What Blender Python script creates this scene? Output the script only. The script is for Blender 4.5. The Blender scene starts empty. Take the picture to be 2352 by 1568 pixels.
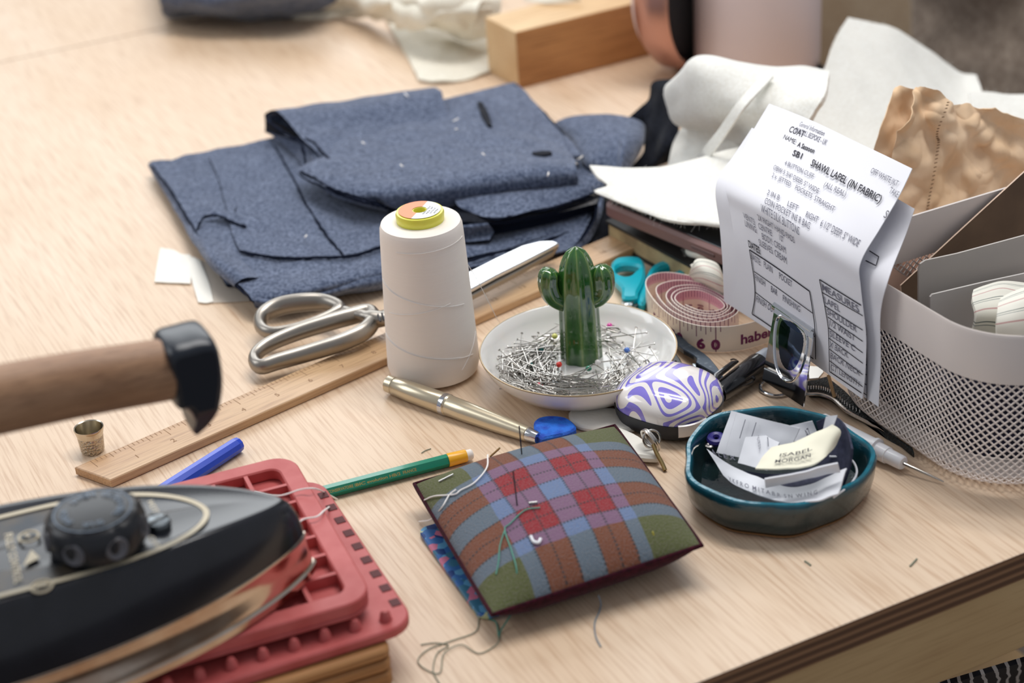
import bpy, random, math
from math import sin, cos, pi, radians, sqrt, atan2, exp, tan, degrees
from mathutils import Vector, noise
from mathutils.geometry import tessellate_polygon
random.seed(11)
C = bpy.context.scene.collection
V = Vector
# ------------------------------------------------------------------ camera
F = 4200.0; TH = radians(28.2); RO = radians(4.0); CH = 0.573
_f = V((0, cos(TH), -sin(TH))); _r = V((1, 0, 0)); _u = V((0, sin(TH), cos(TH)))
CR = _r * cos(RO) - _u * sin(RO); CU = _u * cos(RO) + _r * sin(RO)
CP = V((0, 0, CH))
def ray(x, y): return _f + CR * ((x - 1176) / F) - CU * ((y - 784) / F)
def G(x, y, z=0.0, Y=None, pl=None):
    """where the sight line of a photo pixel meets the plane z, the plane Y or any plane"""
    d = ray(x, y)
    if pl: t = (pl[0] - CP).dot(pl[1]) / d.dot(pl[1])
    elif Y is not None: t = Y / d.y
    else: t = (z - CH) / d.z
    return CP + d * t
def PX(p):
    v = p - CP; c = v.dot(_f)
    return (1176 + F * v.dot(CR) / c, 784 - F * v.dot(CU) / c)
cam = bpy.data.cameras.new('camera'); co = bpy.data.objects.new('camera', cam); C.objects.link(co)
cam.sensor_width = 36; cam.lens = F / 2352 * 36; cam.clip_start = 0.05; cam.clip_end = 50
from mathutils import Matrix
Mx = Matrix((CR, CU, -_f)).transposed().to_4x4(); Mx.translation = CP
co.matrix_world = Mx
cam.dof.use_dof = True; cam.dof.focus_distance = 1.09; cam.dof.aperture_fstop = 6.0
bpy.context.scene.camera = co
vs = bpy.context.scene.view_settings
vs.view_transform = 'Standard'; vs.look = 'None'; vs.gamma = 1; vs.exposure = 0.0; vs.use_curve_mapping = False
# ------------------------------------------------------------------ materials
def lin(c):
    o = []
    for k in c[:3]:
        k = k / 255.0
        o.append(k / 12.92 if k <= 0.04045 else ((k + 0.055) / 1.055) ** 2.4)
    return (*o, 1.0)
MATS = {}
class NT:
    def __init__(s, name):
        s.m = bpy.data.materials.new(name); s.m.use_nodes = True
        s.t = s.m.node_tree; s.n = s.t.nodes; s.l = s.t.links
        s.b = s.n['Principled BSDF']
    def new(s, t, **k):
        n = s.n.new(t)
        for a, b in k.items():
            if a in n.inputs.keys(): s.set(n.inputs[a], b)
            else: setattr(n, a, b)
        return n
    def set(s, inp, v):
        if hasattr(v, 'is_linked') or hasattr(v, 'links'): s.l.new(v, inp)
        else: inp.default_value = v
    def math(s, op, a, b=0.0, c=None, clamp=False):
        n = s.n.new('ShaderNodeMath'); n.operation = op; n.use_clamp = clamp
        s.set(n.inputs[0], a); s.set(n.inputs[1], b)
        if c is not None: s.set(n.inputs[2], c)
        return n.outputs[0]
    def mix(s, f, a, b, mode='MIX'):
        n = s.n.new('ShaderNodeMix'); n.data_type = 'RGBA'; n.blend_type = mode
        s.set(n.inputs[0], f); s.set(n.inputs[6], a); s.set(n.inputs[7], b)
        return n.outputs[2]
    def ramp(s, f, stops, const=False):
        n = s.n.new('ShaderNodeValToRGB'); s.l.new(f, n.inputs[0])
        cr = n.color_ramp
        if const: cr.interpolation = 'CONSTANT'
        while len(cr.elements) < len(stops): cr.elements.new(0.5)
        for e, (p, c) in zip(cr.elements, stops):
            e.position = p; e.color = c
        return n.outputs[0]
    def coord(s, kind='Object', scale=(1, 1, 1), rot=(0, 0, 0)):
        tc = s.n.new('ShaderNodeTexCoord'); mp = s.n.new('ShaderNodeMapping')
        s.l.new(tc.outputs[kind], mp.inputs[0]); mp.inputs['Scale'].default_value = scale; mp.inputs['Rotation'].default_value = rot
        return mp.outputs[0]
    def noise(s, vec, scale, detail=3, dist=0.0):
        n = s.n.new('ShaderNodeTexNoise'); s.l.new(vec, n.inputs['Vector'])
        n.inputs['Scale'].default_value = scale; n.inputs['Detail'].default_value = detail; n.inputs['Distortion'].default_value = dist
        return n.outputs['Fac']
    def bump(s, h, strength=0.3, dist=0.001):
        n = s.n.new('ShaderNodeBump'); s.l.new(h, n.inputs['Height'])
        n.inputs['Strength'].default_value = strength; n.inputs['Distance'].default_value = dist
        s.l.new(n.outputs[0], s.b.inputs['Normal'])
    def col(s, c):
        s.set(s.b.inputs['Base Color'], c)
    def p(s, **k):
        for a, b in k.items():
            s.set(s.b.inputs[a.replace('_', ' ')], b)
        return s
def plain(name, col, rough=0.5, metal=0.0, spec=0.5, var=None, bump=None, coat=0.0, sheen=0.0, trans=0.0, alpha=1.0, ior=None, sub=0.0, kind='Object'):
    """var=(scale, colour2, lo, hi); bump=(scale, strength, distance)"""
    if name in MATS: return MATS[name]
    s = NT(name)
    s.p(Roughness=rough, Metallic=metal)
    s.b.inputs['Specular IOR Level'].default_value = spec
    s.b.inputs['Coat Weight'].default_value = coat; s.b.inputs['Coat Roughness'].default_value = 0.05
    s.b.inputs['Sheen Weight'].default_value = sheen
    s.b.inputs['Transmission Weight'].default_value = trans
    s.b.inputs['Alpha'].default_value = alpha
    if ior: s.b.inputs['IOR'].default_value = ior
    if sub:
        s.b.inputs['Subsurface Weight'].default_value = sub; s.b.inputs['Subsurface Scale'].default_value = 0.004
    c = lin(col)
    if var:
        v = s.coord(kind)
        nf = s.noise(v, var[0], 4)
        c = s.ramp(nf, [(var[2], lin(col)), (var[3], lin(var[1]))])
    s.col(c)
    if bump:
        v = s.coord(kind)
        s.bump(s.noise(v, bump[0], 3), bump[1], bump[2])
    MATS[name] = s.m
    return s.m
GA = radians(25.6)   # direction of the table's front edge
def wood(name, c1, c2, c3, rough=0.45, ang=GA + pi / 2, sc=1.0, spec=0.4, streak=1.0):
    if name in MATS: return MATS[name]
    s = NT(name); s.p(Roughness=rough); s.b.inputs['Specular IOR Level'].default_value = spec
    tc = s.n.new('ShaderNodeTexCoord')
    vr = s.n.new('ShaderNodeVectorRotate'); vr.rotation_type = 'Z_AXIS'; s.l.new(tc.outputs['Object'], vr.inputs['Vector']); vr.inputs['Angle'].default_value = -ang
    def m(x, y, z):
        mp = s.n.new('ShaderNodeMapping'); s.l.new(vr.outputs[0], mp.inputs[0]); mp.inputs['Scale'].default_value = (x * sc, y * sc, z * sc); return mp.outputs[0]
    broad = s.noise(m(1.6, 5, 5), 1.5, 5, 0.9)
    fine = s.noise(m(22, 520, 520), 1.0, 3, 0.2)
    blot = s.noise(m(6, 9, 9), 1.0, 4)
    a = s.ramp(broad, [(0.35, lin(c1)), (0.66, lin(c2))])
    f2 = s.ramp(fine, [(0.46, (0, 0, 0, 1)), (0.72, (1, 1, 1, 1))])
    b = s.mix(s.math('MULTIPLY', f2, 0.55 * streak), a, lin(c3))
    b2 = s.ramp(blot, [(0.55, (0, 0, 0, 1)), (0.8, (1, 1, 1, 1))])
    b = s.mix(s.math('MULTIPLY', b2, 0.35), b, lin(c2))
    s.col(b); s.bump(fine, 0.12, 0.0004)
    MATS[name] = s.m; return s.m
def cloth(name, c1, c2, scale=1.0, rough=0.9, sheen=0.3, weave=1600, wv=0.35):
    if name in MATS: return MATS[name]
    s = NT(name); s.p(Roughness=rough); s.b.inputs['Specular IOR Level'].default_value = 0.15
    s.b.inputs['Sheen Weight'].default_value = sheen; s.b.inputs['Sheen Roughness'].default_value = 0.4
    v = s.coord('Object')
    big = s.noise(v, 60 * scale, 3); mid = s.noise(v, 420 * scale, 2)
    w = s.n.new('ShaderNodeTexVoronoi'); s.l.new(v, w.inputs['Vector']); w.inputs['Scale'].default_value = weave
    a = s.ramp(mid, [(0.36, lin(c1)), (0.64, lin(c2))])
    a = s.mix(s.math('MULTIPLY', s.ramp(big, [(0.4, (0, 0, 0, 1)), (0.7, (1, 1, 1, 1))]), 0.35), a, lin(c2))
    a = s.mix(s.math('MULTIPLY', w.outputs['Distance'], wv), a, lin([k * 0.55 for k in c1]))
    s.col(a); s.bump(w.outputs['Distance'], 0.5, 0.0004)
    MATS[name] = s.m; return s.m
# ------------------------------------------------------------------ object helpers
WL = {}
def link(name, me, parent, loc):
    o = bpy.data.objects.new(name, me); C.objects.link(o); WL[o.name] = V(loc)
    if parent is not None:
        o.parent = parent; o.location = V(loc) - WL[parent.name]
    else: o.location = loc
    return o
def thing(name, label, cat, loc, group=None):
    o = link(name, None, None, loc); o.empty_display_size = 0.01
    tag(o, label, cat, group); return o
def tag(o, label, cat, group=None):
    o['label'] = label; o['category'] = cat
    if group: o['group'] = group
    return o
def mesh(name, verts, faces, mats, parent=None, smooth=True, midx=None, uvs=None, loc=None, sharp=None):
    verts = [V(v) for v in verts]
    if loc is None:
        xs = [v.x for v in verts]; ys = [v.y for v in verts]; zs = [v.z for v in verts]
        loc = V(((min(xs) + max(xs)) / 2, (min(ys) + max(ys)) / 2, min(zs)))
    me = bpy.data.meshes.new(name)
    me.from_pydata([v - V(loc) for v in verts], [], faces)
    if not isinstance(mats, (list, tuple)): mats = [mats]
    for m in mats: me.materials.append(m)
    if midx: me.polygons.foreach_set('material_index', midx)
    if uvs:
        ul = me.uv_layers.new(name='UVMap')
        for p in me.polygons:
            for li in p.loop_indices: ul.data[li].uv = uvs[me.loops[li].vertex_index]
    if smooth:
        me.polygons.foreach_set('use_smooth', [True] * len(me.polygons))
    me.validate(); me.update()
    if smooth:
        me.set_sharp_from_angle(angle=radians(sharp if sharp else 40))
    return link(name, me, parent, loc)
class MB:
    def __init__(s): s.v = []; s.f = []; s.m = []
    def add(s, vf, mi=0):
        n = len(s.v); s.v += [V(a) for a in vf[0]]
        s.f += [[i + n for i in q] for q in vf[1]]; s.m += [mi] * len(vf[1]); return s
    def build(s, name, mats, parent=None, **k):
        return mesh(name, s.v, s.f, mats, parent, midx=s.m, **k)
def cr(pts, n, closed=False):
    pts = [V(p) for p in pts]; N = len(pts); out = []
    segs = N if closed else N - 1
    def g(i): return pts[i % N] if closed else (pts[i] if 0 <= i < N else (2 * pts[0] - pts[1] if i < 0 else 2 * pts[-1] - pts[-2]))
    for i in range(segs):
        a, b, c, d = g(i - 1), g(i), g(i + 1), g(i + 2)
        for k in range(n):
            t = k / n
            out.append(0.5 * ((2 * b) + (c - a) * t + (2 * a - 5 * b + 4 * c - d) * t * t + (3 * b - a - 3 * c + d) * t ** 3))
    if not closed: out.append(pts[-1].copy())
    return out
def tube(path, rad, n=10, closed=False, flat=None, caps=True):
    """flat=(up vector, ratio): squash the section; rad number or list"""
    path = [V(p) for p in path]; N = len(path); vv = []; ff = []
    R = rad if isinstance(rad, (list, tuple)) else [rad] * N
    up = V((0, 0, 1)); prev = None
    for i, p in enumerate(path):
        a = path[(i - 1) % N] if (closed or i > 0) else p; b = path[(i + 1) % N] if (closed or i < N - 1) else p
        t = (b - a).normalized()
        if flat: x = t.cross(V(flat[0])).normalized()
        elif prev is None:
            x = t.cross(up)
            if x.length < 0.05: x = t.cross(V((1, 0, 0)))
            x.normalize()
        else: x = (prev - t * prev.dot(t)).normalized()
        prev = x; y = x.cross(t).normalized()
        rr = flat[1] if flat else 1.0
        for k in range(n):
            an = 2 * pi * k / n
            vv.append(p + x * cos(an) * R[i] + y * sin(an) * R[i] * rr)
    for i in range(N if closed else N - 1):
        j = (i + 1) % N
        for k in range(n):
            l = (k + 1) % n
            ff.append([i * n + k, i * n + l, j * n + l, j * n + k])
    if caps and not closed:
        ff.append(list(range(n))[::-1]); ff.append([(N - 1) * n + k for k in range(n)])
    return vv, ff
def frame(o, ax):
    ax = V(ax).normalized(); x = ax.cross(V((0, 0, 1)))
    if x.length < 0.01: x = V((1, 0, 0))
    x.normalize(); return V(o), x, ax.cross(x).normalized() * -1, ax
def lathe(prof, n=48, o=(0, 0, 0), ax=(0, 0, 1), mod=None, cap=True):
    """prof: list of (r, h) along the axis"""
    o, x, y, z = frame(o, ax); vv = []; ff = []
    for (r, h) in prof:
        for k in range(n):
            a = 2 * pi * k / n; rr = r * (mod(a, h) if mod else 1)
            vv.append(o + x * cos(a) * rr + y * sin(a) * rr + z * h)
    for i in range(len(prof) - 1):
        for k in range(n):
            l = (k + 1) % n
            ff.append([i * n + k, i * n + l, (i + 1) * n + l, (i + 1) * n + k])
    if cap:
        if prof[0][0] > 1e-6: ff.append(list(range(n))[::-1])
        if prof[-1][0] > 1e-6: ff.append([(len(prof) - 1) * n + k for k in range(n)])
    return vv, ff
def box(c, sx, sy, sz, ang=0.0, bev=0.0):
    """c = centre of the base"""
    c = V(c); e = V((cos(ang), sin(ang), 0)); g = V((-sin(ang), cos(ang), 0))
    out = [c + e * a * sx / 2 + g * b * sy / 2 for a, b in ((-1, -1), (1, -1), (1, 1), (-1, 1))]
    return slab(out, c.z, c.z + sz, bev)
def inset(poly, d):
    n = len(poly); ar = sum(poly[i].x * poly[(i + 1) % n].y - poly[(i + 1) % n].x * poly[i].y for i in range(n))
    s = 1 if ar > 0 else -1; out = []
    for i in range(n):
        a = poly[i - 1]; b = poly[i]; c = poly[(i + 1) % n]
        t1 = (b - a).xy; t2 = (c - b).xy
        if t1.length < 1e-9: t1 = t2
        if t2.length < 1e-9: t2 = t1
        t1 = t1.normalized(); t2 = t2.normalized()
        n1 = V((-t1.y, t1.x)) * s; n2 = V((-t2.y, t2.x)) * s
        m = n1 + n2
        if m.length < 0.1: m = n1
        m.normalize(); k = d / max(0.45, m.dot(n1))
        out.append(V((b.x + m.x * k, b.y + m.y * k, b.z)))
    return out
def slab(outer, z0, z1, bev=0.0, holes=(), top=None, bot=None):
    """upright prism of an outline in plan, holes allowed; top/bot: functions giving z at a point"""
    loops = [[V((p[0], p[1], 0)) for p in outer]] + [[V((p[0], p[1], 0)) for p in h] for h in holes]
    zt = top or (lambda p: z1); zb = bot or (lambda p: z0)
    vv = []; ff = []; rings = []
    def area(L): return sum(L[i].x * L[(i + 1) % len(L)].y - L[(i + 1) % len(L)].x * L[i].y for i in range(len(L)))
    for li, L in enumerate(loops):
        if (area(L) > 0) != (li == 0): L.reverse()
        sgn = 1 if li == 0 else -1
        ins = inset(L, bev * sgn) if bev else L
        lv = []
        stack = [(ins, zb, 0), (L, zb, bev), (L, zt, -bev), (ins, zt, 0)] if bev else [(L, zb, 0), (L, zt, 0)]
        for (Q, zf, dz) in stack:
            b0 = len(vv); lv.append(b0)
            for p in Q: vv.append(V((p.x, p.y, zf(p) + dz)))
        m = len(L)
        for a, b in zip(lv, lv[1:]):
            for i in range(m):
                j = (i + 1) % m; ff.append([a + i, a + j, b + j, b + i])
        rings.append((lv[0], lv[-1], m, ins))
    tri = tessellate_polygon([[V((p.x, p.y, 0)) for p in r[3]] for r in rings])
    mp_t = []; mp_b = []
    for (b0, t0, m, _) in rings:
        mp_b += [b0 + i for i in range(m)]; mp_t += [t0 + i for i in range(m)]
    for t in tri:
        a, b, c = [vv[mp_t[i]] for i in t]
        up = (b - a).cross(c - a).z > 0
        ff.append([mp_t[i] for i in (t if up else t[::-1])]); ff.append([mp_b[i] for i in (t[::-1] if up else t)])
    return vv, ff
class Surf:
    """smooth sheet through a net of points; u runs along a row, v from row to row"""
    def __init__(s, rows, linv=False, linu=False):
        s.r = [[V(p) for p in r] for r in rows]; s.nv = len(rows) - 1; s.nu = len(rows[0]) - 1; s.linv = linv; s.linu = linu
    def _i(s, pts, t, lin_):
        n = len(pts) - 1; t = t * n; i = int(math.floor(t)); i = max(0, min(n - 1, i)); t = t - i
        b, c = pts[i], pts[i + 1]
        if lin_: return b + (c - b) * t
        a = pts[i - 1] if i > 0 else 2 * b - c
        d = pts[i + 2] if i + 2 <= n else 2 * c - b
        if t < 0: return b + (c - a) * 0.5 * t
        if t > 1: return c + (d - b) * 0.5 * (t - 1)
        return 0.5 * ((2 * b) + (c - a) * t + (2 * a - 5 * b + 4 * c - d) * t * t + (3 * b - a - 3 * c + d) * t ** 3)
    def __call__(s, u, v):
        return s._i([s._i(r, u, s.linu) for r in s.r], v, s.linv)
    def nrm(s, u, v, e=0.004):
        a = s(u + e, v) - s(u - e, v); b = s(u, v + e) - s(u, v - e)
        n = a.cross(b)
        return n.normalized() if n.length > 1e-12 else V((0, 0, 1))
    def inv(s, px, py):
        if not hasattr(s, 'tab'):
            s.tab = [(u / 40, v / 40, *PX(s(u / 40, v / 40))) for u in range(41) for v in range(41)]
        u, v, x, y = min(s.tab, key=lambda t: (t[2] - px) ** 2 + (t[3] - py) ** 2)
        for _ in range(6):
            x, y = PX(s(u, v)); e = 0.003
            xu, yu = PX(s(u + e, v)); xv, yv = PX(s(u, v + e))
            a, b, c, d = (xu - x) / e, (xv - x) / e, (yu - y) / e, (yv - y) / e
            D = a * d - b * c
            if abs(D) < 1e-6: break
            ex, ey = px - x, py - y
            u += max(-0.1, min(0.1, (d * ex - b * ey) / D)); v += max(-0.1, min(0.1, (a * ey - c * ex) / D))
        return u, v
def patch(name, rows, mat, th=0.001, nu=40, nv=40, parent=None, rough=0.0, rs=40.0, edge=0.0, linv=False, linu=False, side=0, fray=0.0, emat=None, seed=0.0, clamp=True, crease=0.0):
    """sheet with thickness. rough: wrinkle height, rs its scale; fray: raggedness of the borders"""
    S = rows if isinstance(rows, Surf) else Surf(rows, linv, linu)
    P0 = []; N0 = []
    for j in range(nv + 1):
        for i in range(nu + 1):
            u, v = i / nu, j / nv; uu, v2 = u, v
            if fray:
                k = 1 - min(1, min(u, 1 - u, v, 1 - v) * 12)
                if k > 0:
                    uu += fray * k * noise.noise(V((u * 37, v * 37, 3 + seed))); v2 += fray * k * noise.noise(V((u * 37, v * 37, 9 + seed)))
            p = S(uu, v2); n = S.nrm(u, v)
            if rough:
                q = V((p.x, p.y, p.z + seed)) * rs
                p = p + n * rough * (noise.noise(q) + 0.5 * noise.noise(q * 2.3))
            if crease:
                q = V((p.x, p.y * .6, p.z + seed))
                k1 = noise.noise(q * 34); k2 = noise.noise(q * 71 + V((5, 5, 5))); k3 = noise.noise(q * 150)
                p = p + n * crease * ((.5 - abs(k1) * 2.2) + .5 * (.5 - abs(k2) * 2.2) + .2 * k3)
            if clamp: p.z = max(p.z, .0007 + th / 2)
            P0.append(p); N0.append(n)
    h = th / 2 if side == 0 else th
    A = [p + n * (h if side >= 0 else 0) for p, n in zip(P0, N0)]
    B = [p - n * (h if side <= 0 else 0) for p, n in zip(P0, N0)]
    W = nu + 1; M = len(P0); ff = []; uv = []
    if clamp:
        for q in B + A: q.z = max(q.z, .0004)
    for j in range(nv):
        for i in range(nu):
            a = j * W + i
            ff.append([a, a + 1, a + W + 1, a + W]); ff.append([M + a, M + a + W, M + a + W + 1, M + a + 1])
    bd = [i for i in range(nu)] + [j * W + nu for j in range(nv)] + [nv * W + i for i in range(nu, 0, -1)] + [j * W for j in range(nv, 0, -1)]
    for a, b in zip(bd, bd[1:] + bd[:1]): ff.append([a, M + a, M + b, b])
    for _ in range(2):
        for j in range(nv + 1):
            for i in range(nu + 1): uv.append((i / nu, j / nv))
    midx = [0] * (2 * nu * nv) + [1 if emat else 0] * len(bd)
    o = mesh(name, A + B, ff, [mat, emat] if emat else mat, parent, uvs=uv, midx=midx, sharp=60)
    o['_'] = 0; del o['_']
    return o
_tc = {}
def textmesh(s, bold=0.0):
    if (s, bold) in _tc: return _tc[(s, bold)]
    cu = bpy.data.curves.new('t', 'FONT'); cu.body = s; cu.size = 1.0; cu.resolution_u = 3; cu.offset = bold
    ob = bpy.data.objects.new('t', cu); C.objects.link(ob)
    dg = bpy.context.evaluated_depsgraph_get(); me = ob.evaluated_get(dg).to_mesh()
    vs_ = [(v.co.x, v.co.y) for v in me.vertices]; fs = [list(p.vertices) for p in me.polygons]
    ob.evaluated_get(dg).to_mesh_clear(); bpy.data.objects.remove(ob); bpy.data.curves.remove(cu)
    w = max([v[0] for v in vs_] or [1])
    _tc[(s, bold)] = (vs_, fs, w); return _tc[(s, bold)]
def text_on(mb, s, fn, bold=0.0, mi=0):
    """fn maps (0..1 along the word, height in em) to a point"""
    vs_, fs, w = textmesh(s, bold)
    mb.add(([fn(x / w, y) for x, y in vs_], fs), mi)
def text_plane(mb, s, o, ex, ey, bold=0.0, mi=0, width=None):
    """o start of baseline, ex unit direction, ey up vector scaled to cap em height"""
    vs_, fs, w = textmesh(s, bold); h = V(ey).length; ww = width if width else w * h
    mb.add(([V(o) + V(ex) * (x / w * ww) + V(ey) * y for x, y in vs_], fs), mi)
def quadstrip(a, b, w, up):
    d = (V(b) - V(a)).normalized().cross(V(up)).normalized() * w / 2
    return [V(a) - d, V(b) - d, V(b) + d, V(a) + d], [[0, 1, 2, 3]]
def rrect(c, sx, sy, r, ang=0.0, n=6):
    c = V(c); e = V((cos(ang), sin(ang), 0)); g = V((-sin(ang), cos(ang), 0)); out = []
    for (a, b, st) in ((1, 1, 0), (-1, 1, 1), (-1, -1, 2), (1, -1, 3)):
        for k in range(n + 1):
            t = (st + k / n) * pi / 2
            out.append(c + e * (a * (sx / 2 - r) + cos(t) * r) + g * (b * (sy / 2 - r) + sin(t) * r))
    return out
def Gs(pts, z): return [G(x, y, z) for x, y in pts]
def steel(name='steel', c=(200, 196, 190), r=0.25): return plain(name, c, r, 1.0)
# ================================================================== ROOM
E1 = V((cos(GA), sin(GA), 0)); E2 = V((-sin(GA), cos(GA), 0))
m_wall = plain('painted_wall', (196, 188, 176), 0.9, var=(3, (184, 176, 164), 0.3, 0.7))
m_floor = plain('grey_floor', (110, 98, 88), 0.8, var=(8, (84, 74, 66), 0.3, 0.7))
FZ = -0.86
o = mesh('floor', *box((0, 1.2, FZ - 0.05), 7, 6, 0.05), m_floor, smooth=False); o['kind'] = 'structure'
o = mesh('wall_back', *box((0, 4.2, FZ), 7, 0.1, 3.2), m_wall, smooth=False); o['kind'] = 'structure'
# ------------------------------------------------------------------ workbench
m_ply = wood('plywood_face', (228, 205, 180), (217, 189, 159), (176, 136, 102), 0.42, spec=0.45)
s = NT('plywood_edge'); s.p(Roughness=0.7)
tc = s.coord('Object', (1, 1, 1)); sx = s.n.new('ShaderNodeSeparateXYZ'); s.l.new(tc, sx.inputs[0])
nz = s.noise(tc, 30, 3); n2 = s.noise(s.coord('Object', (20, 20, 500)), 1, 4)
zz = s.math('ADD', sx.outputs[2], s.math('MULTIPLY', s.math('SUBTRACT', nz, 0.5), 0.0008))
st = s.math('FRACT', s.math('MULTIPLY', zz, 1 / 0.0052))
c = s.ramp(st, [(0.0, lin((92, 62, 42))), (0.3, lin((104, 72, 50))), (0.45, lin((170, 128, 92))), (0.7, lin((150, 108, 76))), (0.9, lin((92, 62, 42)))])
c = s.mix(s.math('MULTIPLY', n2, 0.5), c, lin((112, 82, 58))); s.col(c); m_plyedge = s.m
m_apron = wood('pine_rail', (214, 182, 134), (196, 160, 112), (160, 118, 80), 0.6, ang=GA, streak=0.6)
wbo = V((0, 0, -0.018)); e1r, e2f = 0.936, 0.601
def T(a, b, z=0.0): return E1 * a + E2 * b + V((0, 0, z))
wb = thing('workbench', 'pale plywood workbench top with layered plywood edge and pine rail below', 'workbench', T(e1r - 1.2, e2f + 0.6, FZ))
def board(name, a0, a1, b0, b1, z0, z1, top, side, parent):
    ff = [[0, 3, 2, 1], [4, 5, 6, 7], [0, 1, 5, 4], [1, 2, 6, 5], [2, 3, 7, 6], [3, 0, 4, 7]]
    vv = [T(a0, b0, z0), T(a1, b0, z0), T(a1, b1, z0), T(a0, b1, z0), T(a0, b0, z1), T(a1, b0, z1), T(a1, b1, z1), T(a0, b1, z1)]
    o = mesh(name, vv, ff, [top, side], parent, smooth=False, midx=[0, 0, 1, 1, 1, 1], loc=(0, 0, 0))
    bv = o.modifiers.new('b', 'BEVEL'); bv.width = 0.0008; bv.segments = 2
    return o
board('plywood_top', e1r - 2.4, e1r, e2f, e2f + 1.155, -0.018, 0, m_ply, m_plyedge, wb)
board('plywood_top', e1r - 2.4, e1r, e2f + 1.156, e2f + 1.7, -0.018, 0, m_ply, m_plyedge, wb)
board('front_rail', e1r - 2.35, e1r - 0.01, e2f + 0.003, e2f + 0.024, -0.068, -0.018, m_apron, m_apron, wb)
board('end_rail', e1r - 0.035, e1r - 0.014, e2f + 0.03, e2f + 1.65, -0.068, -0.018, m_apron, m_apron, wb)
for a, b in ((e1r - 0.08, e2f + 0.06), (e1r - 2.3, e2f + 0.06), (e1r - 0.08, e2f + 1.6), (e1r - 2.3, e2f + 1.6)):
    board('leg', a - 0.035, a + 0.035, b - 0.03, b + 0.04, FZ, -0.019, m_apron, m_apron, wb)
board('lower_shelf', e1r - 2.3, e1r - 0.05, e2f + 0.02, e2f + 1.6, -0.42, -0.40, m_apron, m_plyedge, wb)
# striped cloth on the lower shelf
s = NT('striped_cloth'); s.p(Roughness=0.9)
tcu = s.coord('UV'); sp = s.n.new('ShaderNodeSeparateXYZ'); s.l.new(tcu, sp.inputs[0])
k = s.math('FRACT', s.math('MULTIPLY', s.math('ADD', sp.outputs[0], s.math('MULTIPLY', s.noise(tcu, 3), 0.08)), 22))
s.col(s.ramp(k, [(0, lin((22, 22, 30))), (0.72, lin((205, 200, 196)))], True)); m_str = s.m
rows = []
for j in range(7):
    rows.append([G(1930 + 80 * i, 1640 - 24 * i + 18 * j, -0.12 - 0.004 * j - 0.02 * (i % 2) - 0.035 * j) for i in range(8)])
o = patch('striped_cloth', rows, m_str, 0.003, 60, 30, clamp=False)
tag(o, 'black and white striped cloth below the workbench rail', 'cloth')
o.location.z -= 0.0
# ------------------------------------------------------------------ things behind the bench
m_door = wood('upright_boards', (196, 176, 150), (170, 142, 112), (150, 118, 90), 0.6, ang=pi / 2, sc=0.4)
o = mesh('wooden_cupboard', *box((0.62, 2.75, FZ), 0.9, 0.4, 1.5), m_door, smooth=False)
tag(o, 'tall pale wooden cupboard standing behind the bench, partly seen beside the pink canister', 'cupboard')
m_gar = cloth('brown_tweed', (196, 180, 164), (158, 142, 128), 0.35, weave=700)
rows = []
for j in range(9):
    z = 0.36 - j * 0.15; r_ = []
    for i in range(9):
        x = 0.475 + i * 0.075 + 0.012 * j * (1 if i > 0 else -0.3) * 0.3
        y = 1.93 + 0.03 * sin(i * 2.2 + j * 1.7) + 0.02 * cos(i * 1.1 - j * 2.3) + 0.05 * ((i - 4) / 4) ** 2
        r_.append(V((x + 0.012 * sin(j * 2.1), y, z)))
    rows.append(r_)
o = patch('draped_garment', rows, m_gar, 0.004, 90, 90, rough=0.016, rs=13, clamp=False)
tag(o, 'wrinkled brown grey tweed garment behind the bench', 'garment')
# ------------------------------------------------------------------ navy cloths
m_navy = cloth('navy_wool', (128, 140, 166), (64, 76, 102), weave=2000, wv=.6)
m_navyd = plain('navy_edge_shade', (20, 26, 42), 0.95, spec=0.1, bump=(900, 0.6, 0.001))  # dark edge colour that also stands in for shadow lines between layers
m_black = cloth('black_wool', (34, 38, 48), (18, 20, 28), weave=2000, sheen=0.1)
def navy(name, label, rows, th=0.0016, nu=70, nv=50, rough=0.0012, parent=None, mat=None, fray=0.004, rs=28, em=None, seed=0.0, cat='cloth', group=None):
    R = [[G(*q[:2], z=q[2]) if len(q) == 3 else q[0] for q in r] for r in rows]
    o = patch(name, R, mat or m_navy, th, nu, nv, parent, rough, rs, fray=fray, emat=em or m_navyd, seed=seed)
    if parent is None: tag(o, label, cat, group)
    return o
# pile of navy cloth: the lower folded length
low = thing('folded_cloth', 'wide navy wool cloth folded flat, lowest of the navy stack', 'cloth', G(860, 520, 0))
navy('bottom_fold', '', [
    [(352, 392, .003), (520, 360, .003), (760, 330, .003), (1000, 320, .003), (1200, 330, .003), (1360, 380, .003)],
    [(395, 470, .003), (560, 450, .003), (800, 430, .003), (1020, 430, .003), (1220, 440, .003), (1375, 460, .003)],
    [(448, 545, .003), (620, 530, .003), (820, 520, .003), (1030, 520, .003), (1220, 510, .003), (1362, 505, .003)],
    [(492, 612, .003), (660, 600, .003), (840, 590, .003), (1040, 590, .003), (1200, 570, .003), (1340, 545, .003)],
    [(520, 655, .003), (690, 655, .003), (860, 640, .003), (1040, 630, .003), (1180, 605, .003), (1300, 580, .003)]], 0.002, parent=low)
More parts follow.
